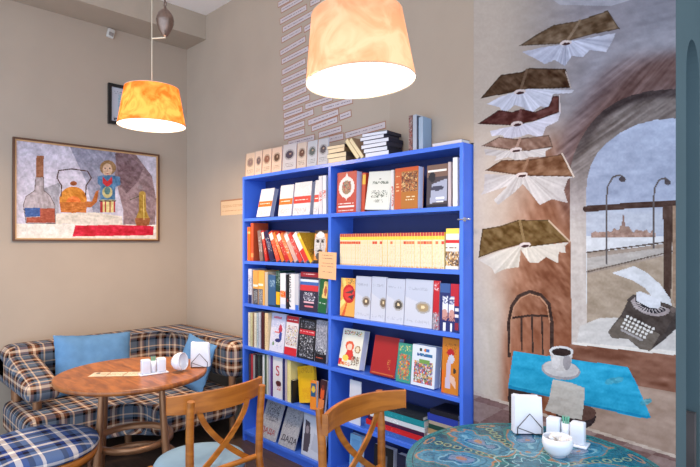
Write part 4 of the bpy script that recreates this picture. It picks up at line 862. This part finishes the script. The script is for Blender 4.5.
# ---- cushions
def cushion(name, label, w, h, t, loc, m4, mt):
    N = 22; vs = []; fs = []
    for side in (1, -1):
        for j in range(N+1):
            for i in range(N+1):
                u = -1+2*i/N; v = -1+2*j/N
                e = max(0, 1-abs(u/.93)**2.6)*max(0, 1-abs(v/.93)**2.6)
                th = t*.5*e**.45 + .0025
                k = 1-.07*(1-abs(u))*(abs(v)**2)*0; 
                x = w/2*u*(1-.05*(1-v*v)); y_ = h/2*v*(1-.05*(1-u*u)); wv = .006*math.sin(u*23+v*17)*(1 if max(abs(u), abs(v)) > .9 else 0) + side*.02*(float(vnoise(np.array(u*3+9), np.array(v*3+9), 401))-.5)*(1-max(abs(u), abs(v)))**.3
                vs.append((x, side*th+wv+.006*math.sin(3*u+2*v), y_))
    n = (N+1)**2
    for s_ in (0, 1):
        for j in range(N):
            for i in range(N):
                a = s_*n+j*(N+1)+i; q = (a, a+1, a+N+2, a+N+1); fs.append(q[::-1] if s_ == 0 else q)
    rim = [(j*(N+1)+i) for j, i in [(0,i) for i in range(N)]+[(j,N) for j in range(N)]+[(N,i) for i in range(N,0,-1)]+[(j,0) for j in range(N,0,-1)]]
    for a, b in zip(rim, rim[1:]+rim[:1]): fs.append((a, b, b+n, a+n))
    mb_ = MB().add(vs, fs, smooth=True); o = mb_.build(name, mt); o.matrix_world = Matrix.Translation(loc) @ m4
    o.location = loc; o.rotation_euler = m4.to_euler()
    return tag(o, label, 'cushion', 'blue cushions on the sofa')
bl = mat('blue_linen', (92, 132, 170), .85, noise=.12, scale=12, spec=.2, bump=.2)
cushion('cushion', 'larger blue cushion with a flanged edge leaning on the left part of the sofa', .58, .46, .15, (.51, -1.05, .61), Matrix.Rotation(R(90), 4, 'Z') @ Matrix.Rotation(R(-18), 4, 'X') @ Matrix.Rotation(R(4), 4, 'Y'), bl)
cushion('cushion', 'blue cushion tilted on its corner behind the napkins on the right part of the sofa', .37, .40, .13, (1.0, -.45, .585), Matrix.Rotation(R(8), 4, 'Z') @ Matrix.Rotation(R(-16), 4, 'X') @ Matrix.Rotation(R(9), 4, 'Y'), bl)

# ================= ROUND WOODEN TABLE =================
def wood(name, c1, c2, sc, stretch, rough=.35, metal=0):
    m = bpy.data.materials.new(name); m.use_nodes = True; nt = m.node_tree; b = nt.nodes['Principled BSDF']; b.inputs['Roughness'].default_value = rough; b.inputs['Metallic'].default_value = metal
    tc = nt.nodes.new('ShaderNodeTexCoord'); mp = nt.nodes.new('ShaderNodeMapping'); mp.inputs['Scale'].default_value = stretch
    n = nt.nodes.new('ShaderNodeTexNoise'); n.inputs['Scale'].default_value = sc; n.inputs['Detail'].default_value = 7; n.inputs['Distortion'].default_value = .8
    r = nt.nodes.new('ShaderNodeValToRGB'); r.color_ramp.elements[0].position = .35; r.color_ramp.elements[1].position = .66
    r.color_ramp.elements[0].color = L(*c1); r.color_ramp.elements[1].color = L(*c2)
    nt.links.new(tc.outputs['Object'], mp.inputs[0]); nt.links.new(mp.outputs[0], n.inputs[0]); nt.links.new(n.outputs['Fac'], r.inputs[0]); nt.links.new(r.outputs[0], b.inputs['Base Color']); return m
tw = wood('red_brown_table_wood', (120, 62, 24), (174, 102, 46), 7, (1, 4, 1), .32)
tx, ty = 1.585, -1.19
tb = thing('round_table', 'round reddish wooden table with bronze legs in front of the plaid sofa', 'table', (tx, ty, 0))
MB().lathe([(.41,.718),(.437,.722),(.443,.734),(.44,.748),(.434,.75)], 96).build('tabletop', tw, tb)
def cam_off(r, z_): return (-S2*z_+S2*r, S2*z_+S2*r)
for a in (246, 336, 66, 156):
    o_ = cam_off(.25*math.cos(R(a)), .25*math.sin(R(a))); k = 1.18
    MB().tube([(o_[0]*k, o_[1]*k, 0), (o_[0]*1.02, o_[1]*1.02, .38), (o_[0]*.92, o_[1]*.92, .722)], [.026, .022, .015], 14).build('leg', copper, tb)
ring = [(.235*math.cos(a), .235*math.sin(a)) for a in np.linspace(0, 2*math.pi, 49)]
MB().lathe([(.21,.325),(.237,.325),(.237,.36),(.21,.36),(.21,.325)], 64, close=False).build('ring', copper, tb)
MB().lathe([(.235,.2),(.255,.2),(.255,.225),(.235,.225),(.235,.2)], 64, close=False).build('lower_ring', copper, tb)

# ================= TEAL PAINTED TABLE =================
qx, qy = 3.975, -.747
tt = thing('painted_round_table', 'round table with a teal and orange painted pattern in front of the mural', 'table', (qx, qy, 0))
nr, na = 110, 420; m = MB(); RT = .452
rr_ = np.linspace(.0005, RT, nr+1); aa = np.linspace(0, 2*math.pi, na+1)
rc, ac = np.meshgrid((rr_[:-1]+rr_[1:])/2, (aa[:-1]+aa[1:])/2); UX = rc*np.cos(ac)*1000; UY = rc*np.sin(ac)*1000
P = Painter(UX, UY, (26, 92, 100))
def f(m_, c, amp=0, **k): P.fill(m_, c, amp, **k)
f(rc > 0, (30, 90, 108), 30, ang=20, l=60, w=26)
f(rc > .425, (30, 110, 116), 14, l=30, w=9)
for k in range(8):
    a = R(22.5+45*k+9); ca, sa = math.cos(a), math.sin(a)
    e = P.ell(262*ca, 262*sa, 158, 78, math.degrees(a)); w = vnoise(UX/38+50, UY/38+50, 80+k)*.4-.2; e = e+w
    ori = (166, 120, 86)
    f(e < 1.12, (40, 118, 122), 10); f((e < 1) , ori, 18, l=14, w=5, seed=k); f(e < .93, (66, 130, 158), 18, l=30, w=9, seed=k)
    f((e < .72) & (e > .66), (40, 100, 130), 10); f(e < .5, (34, 98, 136), 20, l=30, w=8); f((e < .5) & (e > .44), (120, 172, 190), 10); f(e < .34, (110, 130, 160), 22); f((e < .12), ori, 10)
    a2 = R(45*k+9); 
    for r0 in (150, 200, 248, 292, 334, 372):
        c_ = (r0*math.cos(a2), r0*math.sin(a2)); e2 = P.ell(c_[0], c_[1], 17, 11+r0*.02, math.degrees(a2)); f((e2 < 1) & (e2 > .6), (150,160,120), 6); f(e2 < .4, (16, 50, 66))
    e3 = P.ell(412*math.cos(a2), 412*math.sin(a2), 14, 46, math.degrees(a2)); f((e3 < 1) & (e3 > .62), ori, 10)
for r0 in (60, 96, 128): f(np.abs(rc*1000-r0-12*np.sin(ac*8)) < 2.6, (150, 196, 200), 8)
f(np.abs(rc-.428) < .0022, (14, 50, 60))
nz_ = vnoise(UX/70+9, UY/70+5, 300)+.5*vnoise(UX/24, UY/24, 301); fr2 = (nz_*5) % 1
f(np.abs(fr2-.5) < .045, (130, 110, 86), 10, a=.35); f((np.abs(fr2-.25) < .04), (80, 160, 170), 10, a=.35)
P.c += (vnoise(UX/9, UY/9, 303)-.5)[..., None]*26
CL = lin(np.clip(P.c, 0, 255))*.78
vs = [(r_*math.cos(a_), r_*math.sin(a_), .75) for a_ in aa[:-1] for r_ in rr_]
b0 = len(m.V); m.V += vs
for j in range(na):
    for i in range(nr):
        a_ = j*(nr+1)+i; b_ = ((j+1) % na)*(nr+1)+i
        m.F.append((a_, a_+1, b_+1, b_)); m.C.append(tuple(CL[j, i])); m.S.append(False); m.M.append(0)
tcl = tuple(lin((22, 74, 80)))
m.lathe([(RT,.75),(RT+.003,.744),(RT+.003,.73),(RT-.01,.724)], 96, col=tcl, close=False); m.add([((RT-.01)*math.cos(a_), (RT-.01)*math.sin(a_), .724) for a_ in aa[:-1:4]], [tuple(range(na//4))[::-1]], tcl)
m.build('tabletop', painted('glazed_table_paint', .22, .5), tt)
MB().lathe([(.045,.03),(.04,.1),(.03,.4),(.04,.66),(.12,.723)], 24).build('pedestal', copper, tt)
MB().lathe([(.24,0),(.25,.01),(.22,.025),(.05,.035)], 48).build('base', copper, tt)

# ================= TABLE THINGS =================
porc = mat('white_porcelain', (232, 232, 238), .18, spec=.6); nap = mat('white_napkin_paper', (236, 232, 236), .8, noise=.03, scale=20); wire = mat('dark_wire', (84, 76, 74), .35, .8)
sug = mat('sugar_lumps', (240, 232, 224), .7)
def caddy(label, x, y, rz):
    t = thing('condiment_set', label, 'condiment set', (x, y, .7505), (0,0,rz), 'condiment sets')
    MB().rbox(-.085, .085, -.035, .035, .0, .008, .003, 2).build('tray', porc, t)
    MB().rbox(.02, .072, -.022, .022, .008, .092, .006, 3).build('shaker', porc, t); MB().rbox(-.072, -.02, -.022, .022, .008, .092, .006, 3).build('shaker', porc, t)
    c = MB().lathe([(.012,.008),(.016,.01),(.018,.08),(.015,.08),(.013,.014)], 20, close=False).build('toothpick_cup', porc, t)
    m = MB()
    for k in range(14):
        a = k*2.4; m.tube([(.006*math.cos(a), .006*math.sin(a), .02), (.013*math.cos(a), .013*math.sin(a), .105)], .0012, 5)
    m.build('toothpicks', mat('green_wrapped_toothpicks', (120, 190, 160), .6), t)
def napkins(label, x, y, rz, lean=0):
    t = thing('napkin_holder', label, 'napkin holder', (x, y, .7505), (0,0,rz), 'napkin holders')
    m = MB()
    for k in range(9):
        y_ = -.02+k*.0048; s_ = .004*math.sin(k*2.1)
        m.add([(-.058+s_, y_, .006), (.058+s_, y_, .006), (.052+s_, y_+.006, .15+.006*math.sin(k*1.7)), (-.056+s_, y_+.006, .158+.005*math.cos(k)), (-.058+s_, y_+.0035, .006), (.058+s_, y_+.0035, .006), (.052+s_, y_+.0095, .15+.006*math.sin(k*1.7)), (-.056+s_, y_+.0095, .158+.005*math.cos(k))], [(0,1,2,3),(7,6,5,4),(0,4,5,1),(1,5,6,2),(2,6,7,3),(3,7,4,0)])
    m.build('napkins', nap, t)
    m = MB()
    for y_ in (-.032, .036): m.tube([(-.05,y_,.004),(-.05,y_,.035),(0,y_,.092),(.05,y_,.035),(.05,y_,.004)], .0022, 8)
    for x_ in (-.05, .05): m.tube([(x_,-.032,.004),(x_,.036,.004)], .0022, 8)
    m.tube([(-.05,-.032,.035),(.03,-.034,.006)], .0018, 8)
    m.build('wire_stand', wire, t)
def bowl(label, x, y, rot=(0,0,0), dz=0):
    t = thing('sugar_bowl', label, 'bowl', (x, y, .7505+dz), rot, 'sugar bowls')
    MB().lathe([(.022,0),(.03,.002),(.048,.02),(.056,.045),(.053,.07),(.049,.07),(.051,.045),(.043,.022),(.0005,.008)], 40, close=False).build('bowl_body', porc, t)
    MB().lathe([(.0005,.0),(.03,.0)], 32, close=False).build('bowl_foot', porc, t)
    return t
def sugar_fill(t):
    m = MB(); q = random.Random(4)
    for k in range(16):
        a = q.random()*6.28; r_ = .032*math.sqrt(q.random()); x, y, z_ = r_*math.cos(a), r_*math.sin(a), .045+q.random()*.026
        b = MB().rbox(-.008,.008,-.008,.008,-.006,.006,.0015,1); b.xf(Matrix.Translation((x,y,z_)) @ Matrix.Rotation(q.random()*3, 4, 'Z') @ Matrix.Rotation(q.random(), 4, 'X')); m.add(b.V, b.F)
    o = m.build('sugar_cubes', sug, t); return o
def at_table(r, z_): return (CX-S2*z_+S2*r, CY+S2*z_+S2*r)
# right table
napkins('napkin holder with tall white napkins on the teal painted table', *at_table(.745, 2.20), R(43))
caddy('white salt, pepper and toothpick set on the teal painted table', *at_table(.865, 2.10), R(8))
sugar_fill(bowl('round white sugar bowl full of cubes on the teal painted table', *at_table(.782, 1.975)))
# left table
caddy('white salt, pepper and toothpick set on the wooden table', *at_table(-1.205, 3.21), R(80))
bw = bowl('white sugar bowl lying on its side on the wooden table', *at_table(-1.10, 3.27), (R(0), R(80), R(30)), .054)
napkins('napkin holder with a folded napkin on the wooden table', *at_table(-.965, 3.38), R(50))
cc = cover(.30, .10, (232,214,184), [('t',.05,.2,.95,.8,(170,130,100),4), ('r',.32,0,.34,1,(150,120,90)), ('r',.66,0,.68,1,(150,120,90)), ('e',.1,.8,.05,.12,(60,60,60))], cell=.006)
m = MB().pgrid((-.15,-.05,.0016), (.30,0,0), (0,.10,0), cc); m.box(-.15,.15,-.05,.05,0,.0014, tuple(lin((220,190,150))))
tag(m.build('menu_leaflet', PAINT, None, (*at_table(-1.42, 3.19), .7505), (0,0,R(45+4))), 'cream leaflet lying flat on the round wooden table', 'leaflet')

# ================= CHAIRS =================
cw = wood('honey_bentwood', (146, 80, 20), (184, 110, 38), 5, (1, 1, 5), .35)
seatb = mat('pale_blue_seat_fabric', (126, 152, 170), .85, noise=.06, scale=12, spec=.2)
def chair(label, x, y, rz):
    t = thing('bentwood_chair', label, 'chair', (x, y, 0), (0,0,rz), 'bentwood chairs')
    for s in (-1, 1):
        MB().tube([(-.075,s*.205,0),(-.015,s*.19,.4),(.0,s*.185,.5),(-.005,s*.188,.7),(-.02,s*.19,.85)], [.015,.019,.019,.018,.017], 16).build('rear_leg', cw, t)
        MB().tube([(.43,s*.2,0),(.40,s*.18,.43)], [.013,.019], 14).build('front_leg', cw, t)
    ys = np.linspace(-.254, .254, 25)
    m = MB(); pth = [(.013+1.15*y_*y_-.001, y_, .82+.0*abs(y_)) for y_ in ys]
    vs = []; fs = []
    for p_, y_ in zip(pth, ys):
        hh = .049-.009*(abs(y_)/.262)**2; z_ = p_[2]
        tx_ = 2.3*y_; nx_, ny_ = 1/math.hypot(1, tx_), -tx_/math.hypot(1, tx_)
        for sx, sz in ((-1,-1),(1,-1),(1,1),(-1,1)): vs.append((p_[0]+nx_*sx*.009, p_[1]+ny_*sx*.009, z_+sz*hh))
    for i in range(len(ys)-1):
        for k in range(4): fs.append((i*4+k, i*4+(k+1)%4, i*4+4+(k+1)%4, i*4+4+k))
    fs += [(0,1,2,3), tuple(len(vs)-4+i for i in (3,2,1,0))]
    o = m.add(vs, fs).build('top_rail', cw, t); b = o.modifiers.new('b', 'BEVEL'); b.width = .003; b.segments = 2; b.limit_method = 'ANGLE'
    for s in (-1, 1):
        pth = []
        for k in range(15):
            u = k/14; yy = s*(.125-.27*u**1.6 if True else 0); pth.append((.02+.012*s*math.sin(math.pi*u)*0+.006*s, yy, .79-.30*u))
        MB().ribbon(pth, .026, .010, (0,1,.0) if False else (0,1,0)).build('cross_slat', cw, t)
    MB().tube([(.004,-.186,.50),(.012,0,.495),(.004,.186,.50)], .013, 12).build('lower_rail', cw, t)
    MB().lathe([(.19,.40),(.218,.402),(.222,.42),(.215,.435),(.19,.436)], 48, (.235,0,0), sy=1.0).build('seat_ring', cw, t)
    MB().lathe([(.20,.436),(.222,.44),(.226,.455),(.215,.472),(.17,.482),(.08,.486),(.001,.487)], 48, (.235,0,0)).build('seat', seatb, t)
    MB().tube([(.20+.19*math.cos(a), .19*math.sin(a), .2) for a in np.linspace(0, 2*math.pi, 33)], .009, 8).build('stretcher_ring', cw, t)
    return t
chair('bentwood cross-back chair with a pale blue seat at the round wooden table', 2.69, -1.212, R(180))
chair('bentwood cross-back chair between the blue bookcase and the teal painted table', 3.198, -.872, R(0))
# stool
st = thing('round_stool', 'round wooden stool with a blue plaid cushion at the bottom left', 'stool', (1.672, -1.745, 0))
MB().lathe([(.26,.385),(.292,.39),(.298,.405),(.296,.43),(.27,.435)], 64).build('seat_frame', cw, st)
MB().lathe([(.27,.435),(.298,.44),(.306,.458),(.298,.478),(.26,.492),(.15,.5),(.001,.502)], 64).build('seat_cushion', plb, st, uv=True)
for a in (20, 110, 200, 290): MB().tube([(.24*math.cos(R(a)), .24*math.sin(R(a)), 0), (.21*math.cos(R(a)), .21*math.sin(R(a)), .39)], [.014,.02], 14).build('leg', cw, st)

# ================= LIGHT AND CAMERA =================
w = bpy.data.worlds.new('World'); scene.world = w; w.use_nodes = True
bg = w.node_tree.nodes['Background']; bg.inputs[1].default_value = WS
wn = w.node_tree; tcw = wn.nodes.new('ShaderNodeTexCoord'); vd = wn.nodes.new('ShaderNodeVectorMath'); vd.operation = 'DOT_PRODUCT'
dv = Vector((.62, -.76, .12)).normalized(); vd.inputs[1].default_value = dv
rw = wn.nodes.new('ShaderNodeValToRGB'); e0, e1 = rw.color_ramp.elements; e0.position = 0; e0.color = (.52, .48, .43, 1); e1.position = 1; e1.color = (1.5, 1.85, 2.35, 1)
em_ = rw.color_ramp.elements.new(.55); em_.color = (.62, .62, .62, 1)
mr = wn.nodes.new('ShaderNodeMapRange'); mr.inputs[1].default_value = -1; mr.inputs[2].default_value = 1
wn.links.new(tcw.outputs['Generated'], vd.inputs[0]); wn.links.new(vd.outputs['Value'], mr.inputs[0]); wn.links.new(mr.outputs[0], rw.inputs[0]); wn.links.new(rw.outputs[0], bg.inputs[0])
cam = bpy.data.cameras.new('camera'); co = bpy.data.objects.new('camera', cam); col.objects.link(co)
co.location = (CX, CY, CH); co.rotation_euler = (R(90), 0, R(45)); cam.sensor_width = 36; cam.sensor_fit = 'HORIZONTAL'; cam.lens = F/700*36
cam.shift_y = 9.5/700; scene.camera = co
scene.view_settings.view_transform = 'Standard'; scene.view_settings.look = 'None'; scene.view_settings.gamma = 1
scene.view_settings.use_curve_mapping = False; scene.view_settings.exposure = EXPO
